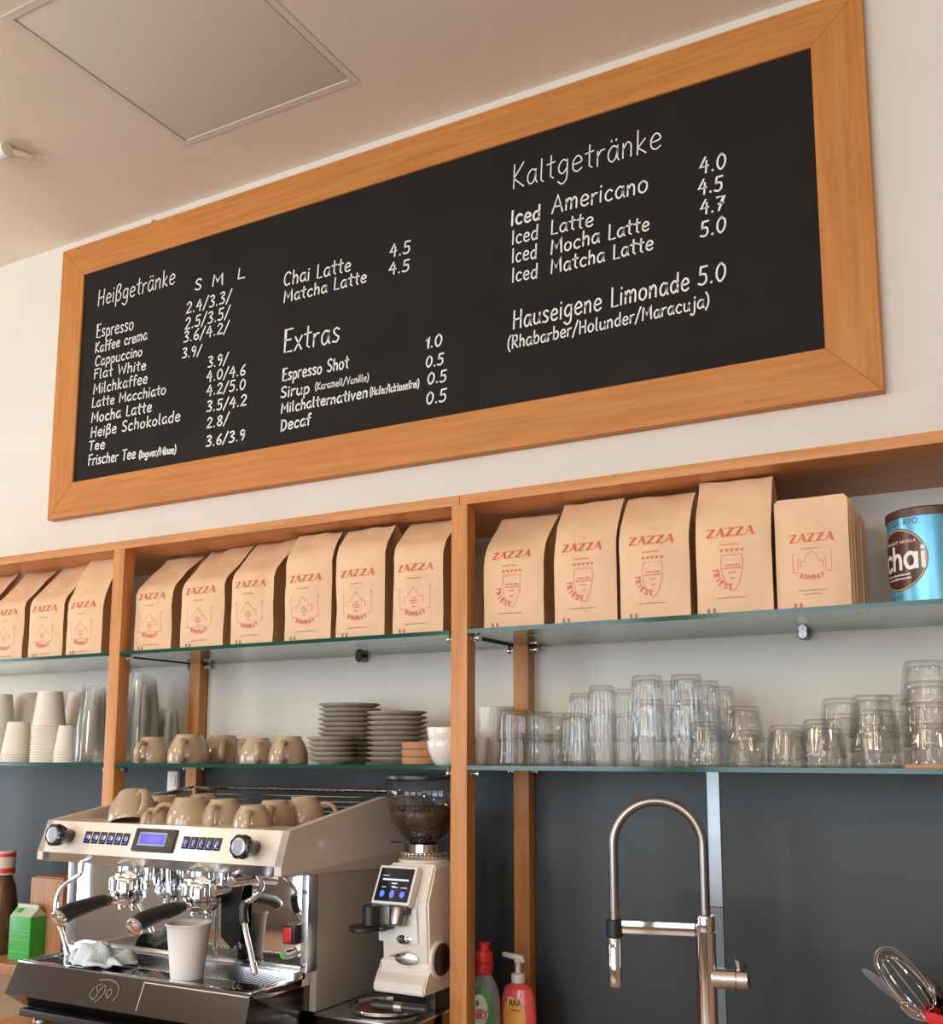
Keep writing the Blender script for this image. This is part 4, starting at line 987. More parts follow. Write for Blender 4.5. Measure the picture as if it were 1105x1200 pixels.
# script badge (chrome curl) on the lower panel
pn = Vector((0, -.056, .022)).normalized(); pd_ = Vector((0, -.022, -.056)).normalized()
def Fp(x, t, off=.001): return Vector((x, ty0, TZ))+pd_*t+pn*off-em.location
bg = MB(); bx = atY(123, 1158, ty0-.012).x
def fb2(u, v): return Fp(bx+u, .030-v)
for q in ([(-.030, .004), (-.034, -.010), (-.022, -.016), (-.016, -.004), (-.024, .006), (-.012, .012)], [(-.014, .0), (-.004, .010), (.0, 0), (-.008, -.012), (-.016, -.020)], [(.004, -.004), (.012, .006), (.018, -.002), (.010, -.010), (.006, .002)], [(-.022, .018), (.004, .021), (.028, .014), (.034, -.002), (.026, -.014)]):
    bg.ribbon([tuple(v) for v in catmull(q, 6)], .0024, fb2)
em_badge = bg.build('script_badge', 'chrome', o, recalc=False)
# trim plate and painted strip light reflex frame on the right half of the lower panel
q0, q1 = atY(165, 1160, ty0-.01).x, atY(288, 1175, ty0-.01).x
bg = MB()
for (a, b2, c_, d_) in ((q0, q1, .004, .006), (q0, q0+.002, .006, .054)):
    for_pts = [Fp(a, c_), Fp(b2, c_), Fp(b2, d_), Fp(a, d_)]
    bg.face(for_pts)
bg.build('panel_seam_reflex', 'steel_brushed', o, recalc=False)
# feet
for x in (MX0+.055, MX1-.055):
    for y in (-.53, -.15):
        em_(MB().lathe([(0, .9285), (.018, .9285), (.018, .934), (.011, .938), (.011, .985), (0, .985)], (x, y, 0), n=20), 'foot', 'chrome')
# group heads and portafilters
for gi, gx in enumerate((-1.600, -1.410)):
    gh = MB(); gy = -.490
    gh.lathe([(0, 1.232), (.020, 1.232), (.022, 1.215), (.034, 1.212), (.036, 1.208), (.036, 1.188), (.033, 1.185), (.033, 1.180), (0, 1.180)], (gx, gy, 0), n=36)
    g = em_(gh, 'group_head', 'chrome')
    gh = MB()
    for k in range(10):
        a = 2*PI*k/10; gh.tube([(gx+.0365*math.cos(a), gy+.0365*math.sin(a), 1.190), (gx+.0365*math.cos(a), gy+.0365*math.sin(a), 1.206)], .0025, n=6)
    gh.tube([(gx+.01, gy+.03, 1.2), (gx+.03, gy+.05, 1.225)], .008, n=10)
    gh.tube([(gx-.028, gy-.012, 1.225), (gx-.012, gy-.018, 1.218), (gx+.012, gy-.018, 1.222), (gx+.030, gy-.008, 1.215)], .005, n=8)
    gh.cyl(.010, 1.205, 1.232, (gx+.042, gy+.01, 0), n=14, bev=.002)
    em_(gh, 'group_fittings', 'chrome', g)
    pf = MB(); pf.lathe([(0, 1.1585), (.018, 1.1585), (.027, 1.162), (.031, 1.168), (.031, 1.172), (.035, 1.173), (.035, 1.179), (0, 1.179)], (gx, gy, 0), n=32)
    pf.tube([(gx, gy-.03, 1.172), (gx-.001, gy-.05, 1.172)], .007, n=12)
    # twin spout
    pf.cyl(.008, 1.154, 1.160, (gx, gy, 0), n=14)
    for sx_ in (-1, 1): pf.tube(catmull([(gx, gy, 1.158), (gx+.012*sx_, gy, 1.157), (gx+.018*sx_, gy, 1.153), (gx+.018*sx_, gy, 1.149)], 4), .0055, n=10)
    p = em_(pf, 'portafilter', 'chrome')
    yy = [-.045, -.06, -.085, -.115, -.145, -.160]; rr = [.009, .012, .0135, .015, .0165, .0160]
    hp = catmull([(gx-.001, gy+yy[k], 1.173-.001*k*k*.8) for k in range(6)], 4)
    rs_ = [rr[min(5, int(i/4))]+(rr[min(5, int(i/4)+1)]-rr[min(5, int(i/4))])*(i % 4)/4 for i in range(len(hp))]
    em_(MB().tube(hp, rs_, n=16), 'portafilter_handle', 'black_plastic', p)
    e = hp[-1]; d = (hp[-1]-hp[-2]).normalized()
    em_(MB().tube([e-d*.002, e+d*.004, e+d*.008], [.0165, .0160, .010], n=18), 'handle_cap', 'chrome', p)
    em_(MB().tube([hp[3]+Vector((.010, 0, -.006)), hp[4]+Vector((.010, 0, -.006))], .004, n=8), 'handle_mark', 'red_bright', p) if gi == 0 else None
# steam wands and water spout
def wand(name, pts, r, grip=None, m='chrome'):
    q = catmull(pts, 6); o = em_(MB().tube(q, r, n=12), name, m)
    e, d = q[-1], (q[-1]-q[-2]).normalized()
    em_(MB().tube([e-d*.004, e+d*.012, e+d*.016], [r*1.35, r*1.3, r*.6], n=12), 'wand_tip', 'chrome', o)
    if grip:
        a, b2 = grip; em_(MB().tube(q[a:b2], r*1.7, n=12), 'wand_grip', 'black_plastic', o)
wy = -.50
def W3(px, py, Y): return atY(px, py, Y)
wand('steam_wand', [W3(97, 1008, -.50), W3(94, 1024, -.51), W3(76, 1036, -.52), W3(67, 1052, -.525), W3(66, 1070, -.53), W3(72, 1092, -.535), W3(78, 1112, -.535)], .0048)
wand('steam_wand', [W3(302, 1026, -.47), W3(307, 1038, -.48), W3(300, 1050, -.50), W3(287, 1060, -.515), W3(286, 1078, -.52), W3(291, 1105, -.53), W3(297, 1132, -.535)], .0048, (17, 26))
wand('hot_water_spout', [W3(197, 1016, -.49), W3(197, 1030, -.49), W3(197, 1048, -.49)], .0042)
wand('hot_water_tube', [W3(255, 1026, -.47), W3(254, 1060, -.47), W3(253, 1090, -.47), W3(252, 1112, -.47)], .0026)
for (px, py, r) in ((262, 1042, .014), (247, 1036, .008), (285, 1032, .010)):
    c = atY(px, py, -.47)
    em_(MB().cyl(r, -.432, -.505, (c.x, 0, c.z), axis='Y', n=20, bev=.002), 'wand_valve', 'chrome')
# hanging dark cloth strip between the groups, rocker switch, green knob
c0, c1 = atY(262, 1070, -.445), atY(284, 1070, -.445)
em_(MB().prism([(c0.x-.004, 1.205), (c1.x, 1.205), (c1.x, 1.108), ((c0.x+c1.x)/2+.004, 1.088), (c0.x, 1.108)], -.450, -.447, 'Y'), 'black_flap', 'black_plastic')
c = atY(345, 1094, -.435)
em_(MB().box(c.x-.015, c.x+.012, -.450, -.4325, c.z-.017, c.z+.017, .002), 'switch_housing', 'black_plastic')
em_(MB().box(c.x-.011, c.x+.007, -.4535, -.4495, c.z-.013, c.z+.013, .002), 'rocker_switch', 'red_plastic')
c = atY(335, 1118, -.45)
o = em_(MB().cyl(.0085, -.432, -.462, (c.x+.004, 0, c.z), axis='Y', n=22, bev=.002), 'drain_knob', 'steel_brushed')
em_(MB().cyl(.0065, -.462, -.4635, (c.x+.004, 0, c.z), axis='Y', n=18), 'green_dot', 'lemon_green', o)

# cups on top of the machine
gK = 'beige stoneware cups on top of the espresso machine'
CT = 1.3018
for px, y, rz, s, lab in ((192, -.33, -80, 1.0, 'beige cup upside down behind the tilted cup on the machine'), (222, -.425, -150, 1.05, 'beige cup upside down in front with handle at left, right of the tilted cup'),
                          (262, -.40, -70, 1.0, 'beige cup upside down on the machine, third from the left'), (296, -.43, -60, .86, 'small beige cup upside down above the right steam knob'),
                          (238, -.22, -50, 1.0, 'beige cup in the second row behind the cup with left handle'), (322, -.34, -60, .95, 'beige cup upside down next to the right machine wing')):
    x = atY(px, 955, y).x
    spc((x, y, CT+HC*s), lab, rot=(PI, 0, math.radians(rz)), group=gK, scale=(s, s, s))
c = atY(152, 942, -.44)
spc((c.x-.004, -.425, CT+.066), 'large beige cup tipped over on its side at the left end of the machine', rot=(math.radians(180-8), math.radians(-22), math.radians(-25)), group=gK, scale=(1.15, 1.15, 1.15))
spc((atY(189, 950, -.435).x-.006, -.445, CT+.042), 'little beige cup half hidden under the tipped cup on the machine', rot=(PI, 0, math.radians(-70)), group=gK, scale=(.7, .7, .7))
spc((-1.345, -.27, CT+.0485*1.0+.012), 'beige cup in the rear row near the right end of the cup rail', rot=(PI, 0, .4), group=gK)
# saucer between cups is part of no stack in view

# cup on the drip tray, with the round three-colour mark on the side turned to the panel
GZ = TZ+.0008
tcup = thing('takeaway_cup', (atY(219, 1143, -.525).x, -.525, GZ), 'white paper takeaway cup standing on the drip tray under the right group', 'cup')
MB().lathe([(0, .006), (.0365, .006), (.0365, 0), (.0385, 0), (.0515, .098), (.0545, .098), (.0555, .1005), (.0540, .103), (.0510, .1015), (.0495, .097), (.0375, .009), (0, .009)], n=44).build('cup_body', 'paper_bright', tcup, angle=40)
def cupfn(ac, off):
    def f(u, v): r = .0385+(.013)*v/.098+off; a = ac+u/r; return Vector((r*math.cos(a), r*math.sin(a), v))
    return f
m = MB(); f1 = cupfn(math.radians(50), .0004)
n = 36
def ringp(mb, f, cx, cz, r0, r1, mi, a0=0, a1=360, n=36):
    for i in range(n):
        a, b2 = math.radians(a0+(a1-a0)*i/n), math.radians(a0+(a1-a0)*(i+1)/n)
        mb.face([f(cx+r0*math.cos(a), cz+r0*math.sin(a)), f(cx+r1*math.cos(a), cz+r1*math.sin(a)), f(cx+r1*math.cos(b2), cz+r1*math.sin(b2)), f(cx+r0*math.cos(b2), cz+r0*math.sin(b2))], mi)
ringp(m, f1, 0, .052, .018, .0205, 0, 100, 260); ringp(m, f1, 0, .052, .018, .0205, 1, -80, 80)
ringp(m, f1, 0, .052, .003, .0145, 0, 110, 250); ringp(m, f1, 0, .052, .003, .0145, 1, -70, 70)
m.build('round_mark', ['flag_green', 'red_bright'], tcup, smooth=False, recalc=False)
m = MB(); f2 = cupfn(math.radians(-128), .0004)
for q in ([(-.006, .052), (0, .064), (.002, .056), (.006, .05)], [(-.012, .044), (.010, .0445)], [(-.009, .039), (.008, .0392)]): m.ribbon(q, .0008, f2)
m.build('faint_print', 'kraft', tcup, recalc=False, smooth=False)
tcup.scale = (.76, .76, .95)
# towel on the tray
tw = thing('towel', (-1.70, -.55, GZ), 'crumpled pale blue-white cleaning towel on the left side of the drip tray', 'towel')
m = MB(); NX, NY = 46, 34
rows = []
for i in range(NX+1):
    row = []
    for j in range(NY+1):
        u, v = i/NX, j/NY
        a_, b_ = 2*u-1, 2*v-1
        x = .068*a_*math.sqrt(1-b_*b_*.45)*(1+.10*math.sin(9*v)); y = .030+.050*b_*math.sqrt(1-a_*a_*.45)*(1+.12*math.sin(11*u))
        d = min(u, 1-u, v, 1-v)*2
        p = Vector((u*3.1, v*2.3, 1.7))
        fold = .5+.5*math.sin(u*13+v*6+noise.noise(p)*5)
        env = (math.sin(PI*u)**.6)*(math.sin(PI*v)**.45)*(.55+.45*math.sin(PI*min(1, u*1.25)))
        z = .003+env*(.020+.016*fold+.030*noise.noise(p*1.1+Vector((5, 1, 2))))+.006*fold*(1-env)
        x += .012*noise.noise(p*1.3); y += .010*noise.noise(p*1.5+Vector((3, 3, 3)))
        row.append(m.bm.verts.new((x, y, max(z, .0025))))
    rows.append(row)
for a, b2 in zip(rows, rows[1:]):
    for j in range(NY): m.bm.faces.new((a[j], b2[j], b2[j+1], a[j+1]))
o = m.build('cloth', 'towel', tw, angle=80); md = o.modifiers.new('thick', 'SOLIDIFY'); md.thickness = .0022; md.offset = 1
c = atY(100, 1112, -.545); tw.location = (c.x+.015, -.545, GZ)

# ------------------------------------------------------------------ steel drawer box and grinder
bxm = thing('steel_knock_box', (-1.11, -.26, WZ), 'stainless box under the white grinder with a flat polished top', 'box')
MB().box(-1.195, -1.005, -.412, -.11, WZ+.001, .980, .002).build('body', 'dark_steel', bxm, world=True)
MB().box(-1.199, -1.002, -.416, -.105, .9805, .985, .0012).build('top_plate', 'steel_brushed', bxm, world=True)
PZ = .985
pc = thing('grounds_dish', (-1.098, -.335, PZ), 'round shallow steel dish filled with brown coffee grounds below the grinder', 'dish')
MB().lathe([(0, 0), (.045, 0), (.066, .004), (.070, .009), (.0695, .010), (.065, .0055), (.045, .002), (0, .002)], n=40).build('rim', 'chrome', pc)
MB().lathe([(0, .004), (.058, .004), (.054, .0065), (.03, .0085), (0, .009)], n=36).build('grounds', 'coffee_powder', pc, angle=80)
pc.scale = (1, .95, 1)
GX0, GX1, GYF = -1.118, -1.008, -.350
gr = thing('coffee_grinder', ((GX0+GX1)/2, -.25, PZ), 'white espresso grinder with a bean hopper and a lit touch screen', 'coffee grinder')
def gr_(mb, name, m, parent=None, **k):
    if parent is None: return mb.build(name, m, gr, world=True, **k)
    for v in mb.bm.verts: v.co -= gr.location
    return mb.build(name, m, parent, **k)
gr_(MB().box(GX0+.012, GX1-.006, GYF+.05, -.205, PZ+.0005, 1.021, .002), 'foot_plinth', 'black_plastic')
b = MB(); b.prism([(GYF, 1.0205), (GYF, 1.034), (GYF+.006, 1.043), (GYF+.016, 1.049), (GYF+.022, 1.056), (GYF+.024, 1.075), (-.195, 1.075), (-.195, 1.0205)], GX0, GX1, 'X')
bmesh.ops.bevel(b.bm, geom=list(b.bm.edges), offset=.003, segments=2, affect='EDGES')
gr_(b, 'base', 'machine_white')
b = MB(); b.prism([(GYF+.020, 1.070), (GYF+.012, 1.180), (GYF+.040, 1.246), (-.205, 1.246), (-.20, 1.070)], GX0+.008, GX1-.001, 'X')
bmesh.ops.bevel(b.bm, geom=list(b.bm.edges), offset=.004, segments=2, affect='EDGES')
gbody = gr_(b, 'body', 'machine_white')
# lower front plate
b = MB(); b.prism([(GYF+.013, 1.108), (GYF+.006, 1.165), (GYF+.014, 1.190), (GYF+.03, 1.190), (GYF+.03, 1.108)], GX0+.004, GX1-.022, 'X'); gr_(b, 'front_plate', 'paper_bright')
# screen: leaning
s0 = Vector((0, GYF-.012, 1.178)); s1 = Vector((0, GYF+.020, 1.243)); sd = (s1-s0).normalized(); sn = Vector((0, -sd.z, sd.y)); SL = (s1-s0).length
M4 = Matrix.Translation(s0) @ Matrix(((1, 0, 0), (0, sn.y, sd.y), (0, sn.z, sd.z))).to_4x4()
sx0, sx1 = GX0+.002, GX1-.026
scr = gr_(MB().box(sx0, sx1, -.016, .001, 0, SL, .003, 0, M4), 'screen_frame', 'paper_bright')
gr_(MB().box(sx0+.005, sx1-.005, .0005, .0022, .005, SL-.005, .0006, 0, M4), 'touch_screen', 'screen_black', scr)
ic = MB()
def fs(u, v): return (M4 @ Vector((sx0+u, .0027, v)))-gr.location
W_ = sx1-sx0
for u in (.24, .50, .77): patch(ic, fs, W_*u, .0185, .0052, .0062 if u != .5 else .0075, 0, 2, 14)
ic.build('screen_icon', 'icon_bright', scr, recalc=False)
ic = MB()
for u0, u1, v, t in ((.18, .84, .0455, .0034), (.15, .32, .053, .0012), (.44, .57, .0385, .0022), (.2, .3, .031, .0014), (.46, .54, .032, .003), (.56, .62, .031, .0014), (.70, .86, .031, .0014)):
    ic.ribbon([(W_*u0, v), (W_*u1, v)], t, fs)
ic.build('screen_text', 'screen_white', scr, recalc=False, smooth=False)
# spout, fork
spx = GX0+.040
o = gr_(MB().lathe([(0, 0), (.016, 0), (.017, .006), (.0135, .030), (.0115, .032), (0, .030)], (spx+.018, GYF-.004, 1.172), n=28, M4=Matrix.Rotation(math.radians(164), 4, 'X')), 'dosing_spout', 'hose_steel')
gr_(MB().box(spx, spx+.038, GYF-.010, GYF+.03, 1.160, 1.1785, .004), 'spout_mount', 'black_plastic')
b = MB(); b.cyl(.017, 1.140, 1.176, (GX0+.010, GYF-.022, 0), n=26, bev=.002); b.cyl(.030, 1.131, 1.140, (GX0+.002, GYF-.030, 0), n=30, bev=.002); b.box(GX0+.0, GX0+.04, GYF-.03, GYF+.01, 1.132, 1.139, .002)
gr_(b, 'tamper_holder', 'black_plastic')
# badges
def oval(name, px, py, rx, rz, m, par=None):
    c = atY(px, py, GYF+.004); k = MB()
    k.lathe([(0, 0), (1, 0), (.98, -.0016), (.8, -.0026), (0, -.003)], (0, 0, 0), n=36, axis='Y')
    for v in k.bm.verts: v.co = Vector((v.co.x*rx+c.x, v.co.y+GYF+.0125, v.co.z*rz+c.z))
    return gr_(k, name, m), c
o, c = oval('chrome_badge', 471, 1102, .017, .0085, 'chrome')
k = MB(); st, wd = layout('T&S', 0, .1)
def fbg(u, v): return Vector((c.x-.011+u, GYF+.0085, c.z-.005+v))-gr.location
for q in st: k.ribbon([(u*.022/wd, v*.0105) for u, v in q], .0017, fbg)
for v in k.bm.verts: v.co.y -= .0005
k.build('badge_letters', 'black_plastic', o, recalc=False, smooth=False)
o, c = oval('wing_badge', 472, 1125, .025, .0115, 'steel_brushed')
for v in o.data.vertices: v.co.y += .0045
k = MB()
k.prism([(c.x-.034, c.z+.004), (c.x-.02, c.z+.007), (c.x+.004, c.z+.015), (c.x-.004, c.z+.006), (c.x-.02, c.z+.002)], GYF+.010, GYF+.0135, 'Y')
gr_(k, 'badge_wing', 'chrome', o)
k = MB(); k.lathe([(0, 0), (.027, 0), (.029, .003), (.029, .010), (.026, .013), (0, .013)], (GX1-.0015, -.300, 1.078), n=36, axis='X'); o = gr_(k, 'side_dial', 'black_plastic')
k = MB(); k.lathe([(.0292, 0), (.034, 0), (.034, .006), (.0292, .008)], (GX1-.0012, -.300, 1.078), n=36, axis='X', closed=True); gr_(k, 'dial_ring', 'machine_white')
for kz in (0, 1, 2):
    gr_(MB().box(GX1-.0012, GX1+.0006, -.235, -.185, 1.215-kz*.014, 1.2175-kz*.014), 'vent_slot', 'black_plastic')
# neck, collar, hopper and beans
hx, hy = -1.072, -.250
o = gr_(MB().lathe([(0, 1.244), (.046, 1.244), (.048, 1.247), (.048, 1.251), (0, 1.251)], (hx, hy, 0), n=40), 'top_disc', 'machine_white')
fl = lambda a, p: .0012*(1 if math.cos(40*a) > 0 else 0) if p[0] > .04 else 0
gr_(MB().lathe([(0, 1.2512), (.0435, 1.2512), (.0445, 1.253), (.0445, 1.262), (.0425, 1.264), (.028, 1.264), (.0275, 1.267), (.0275, 1.278), (.024, 1.280), (0, 1.280)], (hx, hy, 0), n=120, flute=fl), 'grind_collar', 'chrome')
gr_(MB().box(hx-.062, hx-.018, hy-.022, hy-.015, 1.279, 1.2825, .001), 'hopper_slide', 'black_plastic')
HP = [(.026, 1.281), (.030, 1.286), (.046, 1.299), (.060, 1.318), (.069, 1.343), (.0735, 1.370), (.0750, 1.400)]
b = MB(); b.lathe(HP, (hx, hy, 0), n=56); hop = gr_(b, 'hopper', 'hopper_glass')
hop.modifiers.new('wall', 'SOLIDIFY').thickness = .0022
gr_(MB().lathe([(0, 1.4005), (.0755, 1.4005), (.0775, 1.402), (.0775, 1.408), (.074, 1.4105), (0, 1.4105)], (hx, hy, 0), n=56), 'hopper_lid', 'black_plastic')
b = MB(); b.lathe([(0, 1.2825), (.0235, 1.2830), (.027, 1.287), (.043, 1.3005), (.057, 1.319), (.0645, 1.340), (.060, 1.344), (0, 1.346)], (hx, hy, 0), n=48)
o = gr_(b, 'bean_fill', 'bean', angle=80); o['kind'] = 'stuff'
bb = MB(); rb = random.Random(5)
def bean(p, rot):
    r = bmesh.ops.create_icosphere(bb.bm, subdivisions=1, radius=1)
    Mx = Matrix.Translation(p) @ rot.to_matrix().to_4x4() @ Matrix.Diagonal((.0058, .0041, .0031, 1))
    for v in r['verts']: v.co = Mx @ v.co
from mathutils import Euler
for i in range(760):
    a = rb.uniform(0, 2*PI)
    if i < 560:
        z = rb.uniform(1.290, 1.344)
        R_ = .0235
        for (r0, z0), (r1, z1) in zip(HP, HP[1:]):
            if z0 <= z <= z1: R_ = r0+(r1-r0)*(z-z0)/(z1-z0)
        R_ -= .0062; p = Vector((hx+R_*math.cos(a), hy+R_*math.sin(a), z))
    else:
        R_ = .060*math.sqrt(rb.random()); p = Vector((hx+R_*math.cos(a), hy+R_*math.sin(a), 1.3465))
    bean(p, Euler((rb.uniform(-.6, .6)+(0 if i >= 560 else 1.2), rb.uniform(-.6, .6), a+PI/2)))
o = gr_(bb, 'coffee_beans', 'bean', angle=80); o['kind'] = 'stuff'
# brush lying on the dish
br = thing('grinder_brush', (-1.09, -.375, .9955), 'dark round-handled brush lying across the grounds dish', 'brush')
m = MB(); pa, pb2 = atY(437, 1158, -.385), atY(500, 1166, -.372); zb = PZ+.0215
pa.z = zb; pb2.z = zb
m.tube([pa, pa.lerp(pb2, .08), pa.lerp(pb2, .3), pa.lerp(pb2, .42)], [.0095, .0105, .009, .0075], n=16); m.build('handle', 'black_plastic', br, world=True)
m = MB(); m.tube([pa.lerp(pb2, .42), pa.lerp(pb2, .56)], .0085, n=16); m.build('ferrule', 'hose_steel', br, world=True)
m = MB(); m.tube([pa.lerp(pb2, .56), pb2], [.0075, .0085], n=14); m.build('bristles', 'black_plastic', br, world=True)

# ------------------------------------------------------------------ tap
TY = -.25
tp = thing('kitchen_tap', (-.522, TY, WZ), 'tall chrome spring tap with arched steel hose and docking arm', 'tap')
def tp_(mb, name, m, parent=None, **k):
    if parent is None: return mb.build(name, m, tp, world=True, **k)
    for v in mb.bm.verts: v.co -= tp.location
    return mb.build(name, m, parent, **k)
cxr = -.5235; cxl = -.6745; tp.rotation_euler = (0, 0, math.radians(13))
tp_(MB().lathe([(0, WZ), (.028, WZ), (.028, WZ+.006), (.0165, WZ+.010), (.0165, 1.158), (0, 1.158)], (cxr, TY, 0), n=32), 'column', 'chrome')
tp_(MB().lathe([(0, 1.1585), (.0155, 1.1585), (.0160, 1.161), (.0160, 1.181), (.0150, 1.184), (0, 1.184)], (cxr, TY, 0), n=32), 'column_collar', 'chrome')
rad = (cxr-cxl)/2; ccx = (cxr+cxl)/2; zc0 = 1.371-rad-.001
arc = [(cxr, TY, 1.184), (cxr, TY, 1.23)] + [(ccx+rad*math.cos(PI*k/28), TY, zc0+rad*1.0*math.sin(PI*k/28)) for k in range(29)] + [(cxl, TY, 1.23), (cxl, TY, 1.186), (cxl, TY, 1.158)]
pts = []
for a, b2 in zip(arc, arc[1:]):
    a, b2 = Vector(a), Vector(b2); n_ = max(1, round((b2-a).length/.0021))
    for k in range(n_): pts.append(a.lerp(b2, k/n_))
pts.append(Vector(arc[-1]))
hs = tp_(MB().tube(pts, [.0086 if k % 2 else .0078 for k in range(len(pts))], n=14), 'spring_hose', 'hose_steel', angle=80)
tp_(MB().cyl(.0142, 1.142, 1.172, (cxl, TY, 0), n=28, bev=.002), 'dock_ring', 'black_plastic')
tp_(MB().lathe([(0, 1.062), (.0105, 1.062), (.0120, 1.064), (.0125, 1.075), (.0125, 1.140), (.0115, 1.1415), (0, 1.1415)], (cxl, TY, 0), n=32), 'spray_head', 'chrome')
tp_(MB().box(cxl+.013, cxr-.015, TY-.008, TY+.008, 1.150, 1.171, .003), 'docking_arm', 'chrome')
zl = 1.085
b = MB(); b.cyl(.0165, .0, .058, (cxr+.008, TY, zl), n=32, axis='X', bev=.0015); lv = tp_(b, 'valve_body', 'chrome')
tp_(MB().lathe([(.0166, 0), (.0172, 0), (.0172, .0012), (.0166, .0012)], (cxr+.046, TY, zl), n=32, axis='X', closed=True), 'valve_seam', 'black_plastic', lv)
tp_(MB().tube([(cxr+.052, TY, zl+.014), (cxr+.050, TY-.002, zl+.030)], .0042, n=12), 'lever', 'chrome')
tp_(MB().prism([(cxr+.0662, zl+.016), (cxr+.0662, zl-.012), (cxr+.072, zl-.012), (cxr+.060, zl+.026), (cxr+.056, zl+.026)], TY-.005, TY+.005, 'Y'), 'lever_wedge', 'black_plastic')

# ------------------------------------------------------------------ soap bottles
ds = thing('dish_soap_bottle', (-.991, -.155, WZ), 'clear dish soap bottle with a red cap and a green label', 'bottle')
sc = (1, .62, 1)
def ell(o, k=.62):
    for v in o.data.vertices: v.co.y *= k
    return o
ell(MB().lathe([(0, 0), (.030, 0), (.033, .004), (.034, .05), (.033, .085), (.026, .110), (.015, .128), (.013, .136), (.013, .142), (0, .142)], n=36).build('bottle_body', 'soap_clear', ds))
MB().lathe([(.0135, .128), (.0165, .131), (.0175, .142), (.0165, .150), (.0135, .152)], n=24, closed=False).build('neck_band', 'red_plastic', ds)
MB().lathe([(0, .1525), (.0165, .1525), (.0165, .168), (.0155, .171), (.010, .172), (.009, .182), (.011, .185), (.008, .188), (0, .188)], n=24).build('cap', 'red_bright', ds)
def dsf(off):
    def f(u, v):
        R_ = .034 if v < .06 else .034-(v-.06)*.02 if v < .085 else .033-(v-.085)*.28
        a = math.radians(-92)+u/.034
        return Vector(((R_+off)*math.cos(a), (R_*.62+off)*math.sin(a), v))
    return f
l = MB(); f = dsf(.0006); patch(l, f, .004, .062, .030, .046, 0, 6, 40); l.build('green_label', 'green_label', ds, recalc=False)
l = MB(); f = dsf(.0010); patch(l, f, .001, .064, .019, .030, 0, 5, 32); l.build('label_field', 'pale_label', ds, recalc=False)
l = MB(); f = dsf(.0014); st, wd = layout('FAIRY', 0, .02, .1)
for q in st: l.ribbon([(-.020+u*.038/wd, .050+v*.016) for u, v in q], .0026, f, 0)
l.ribbon([(-.022, .036), (.024, .036)], .0045, f, 0); l.ribbon([(-.020, .045), (.010, .045)], .001, f, 1); patch(l, f, -.002, .078, .0035, .006, 1, 2, 12)
l.build('label_lettering', ['red_plastic', 'green_label'], ds, recalc=False, smooth=False)
hsb = thing('hand_soap_bottle', (-.930, -.130, WZ), 'pink and orange pump hand soap bottle beside the dish soap', 'bottle')
ell(MB().lathe([(0, 0), (.032, 0), (.036, .004), (.037, .05), (.035, .085), (.029, .104), (.018, .112), (.0135, .114), (0, .114)], n=36).build('bottle_body', 'pink_soap', hsb), .6)
MB().lathe([(0, .1145), (.0135, .1145), (.014, .128), (.0125, .131), (.005, .133), (.005, .151), (.008, .152), (.008, .158), (0, .159)], n=24).build('pump_neck', 'pump_grey', hsb)
MB().tube([(.012, -.002, .152), (.010, -.002, .160), (-.008, -.003, .162), (-.030, -.006, .165)], [.0045, .006, .0058, .0045], n=10).build('pump_head', 'pump_grey', hsb)
def hsf(off):
    def f(u, v):
        R_ = .037-(max(0, v-.05))*.05
        a = math.radians(-86)+u/.037; return Vector(((R_+off)*math.cos(a), (R_*.6+off)*math.sin(a), v))
    return f
l = MB(); patch(l, hsf(.0006), -.002, .055, .025, .034, 0, 6, 36); l.build('orange_label', 'orange_label', hsb, recalc=False)
l = MB(); f = hsf(.0010); st, wd = layout('ANA', 0, .0, .1)
l.face([f(-.016, .073), f(.016, .073), f(.016, .090), f(-.016, .090)], 0)
f = hsf(.0016)
for q in st: l.ribbon([(-.012+u*.025/wd, .0755+v*.011) for u, v in q], .0022, f, 1)
dashes(l, f, .002, .067, .02, .003, .001, 4, 1)
l.build('label_lettering', ['cream_label', 'black_plastic'], hsb, recalc=False, smooth=False)

# ------------------------------------------------------------------ utensils in a red pot at the lower right
up = atY(1125, 1240, -.20)
pot = thing('utensil_pot', (up.x, -.20, WZ), 'red faceted utensil pot at the lower right corner', 'pot')
PT = atY(1100, 1182, -.20).z-WZ
MB().lathe([(0, 0), (.038, 0), (.040, .003), (.047, PT-.012), (.050, PT-.010), (.050, PT), (.046, PT), (.036, .006), (0, .005)], n=10).build('pot', 'red_plastic', pot, angle=20)
def U(px, py, Y=-.20): return atY(px, py, Y)
base = Vector((up.x, -.20, WZ+.03))
wk = thing('whisk', tuple(base), 'large steel balloon whisk leaning out of the red pot', 'whisk')
tipw = U(1030, 1112, -.215); neck = U(1088, 1186, -.205); ax = (tipw-neck); Lw = ax.length; ax.normalize()
side = ax.cross(Vector((0, 1, 0))).normalized(); dep = ax.cross(side).normalized()
MB().tube([base, base.lerp(neck, .5), neck], [.0075, .009, .0075], n=14).build('handle', 'dark_steel', wk, world=True)
for k in range(6):
    a = PI*k/6+.2; dv = side*math.cos(a)+dep*math.sin(a); q = []
    for i in range(33):
        t = i/32*2-1; s_ = 1-abs(t)**1.0
        th = PI*(i/32)
        wv = math.sin(th)**1.0*(1 if True else 0)
        # teardrop loop
        hgt = Lw*(1-abs(math.cos(th))**1.6) if True else 0
        lat = .030*(-1 if math.cos(th) > 0 else 1)*(abs(math.sin(2*th))**.55 if hgt > 0 else 0)*(.9-.02*k)
        if i == 16: lat = 0
        q.append(neck+ax*(hgt*(1-.03*k))+dv*lat)
    q = catmull(q[::2], 4)
    MB().tube(q, .00085, n=6).build('wire', 'chrome', wk, world=True)
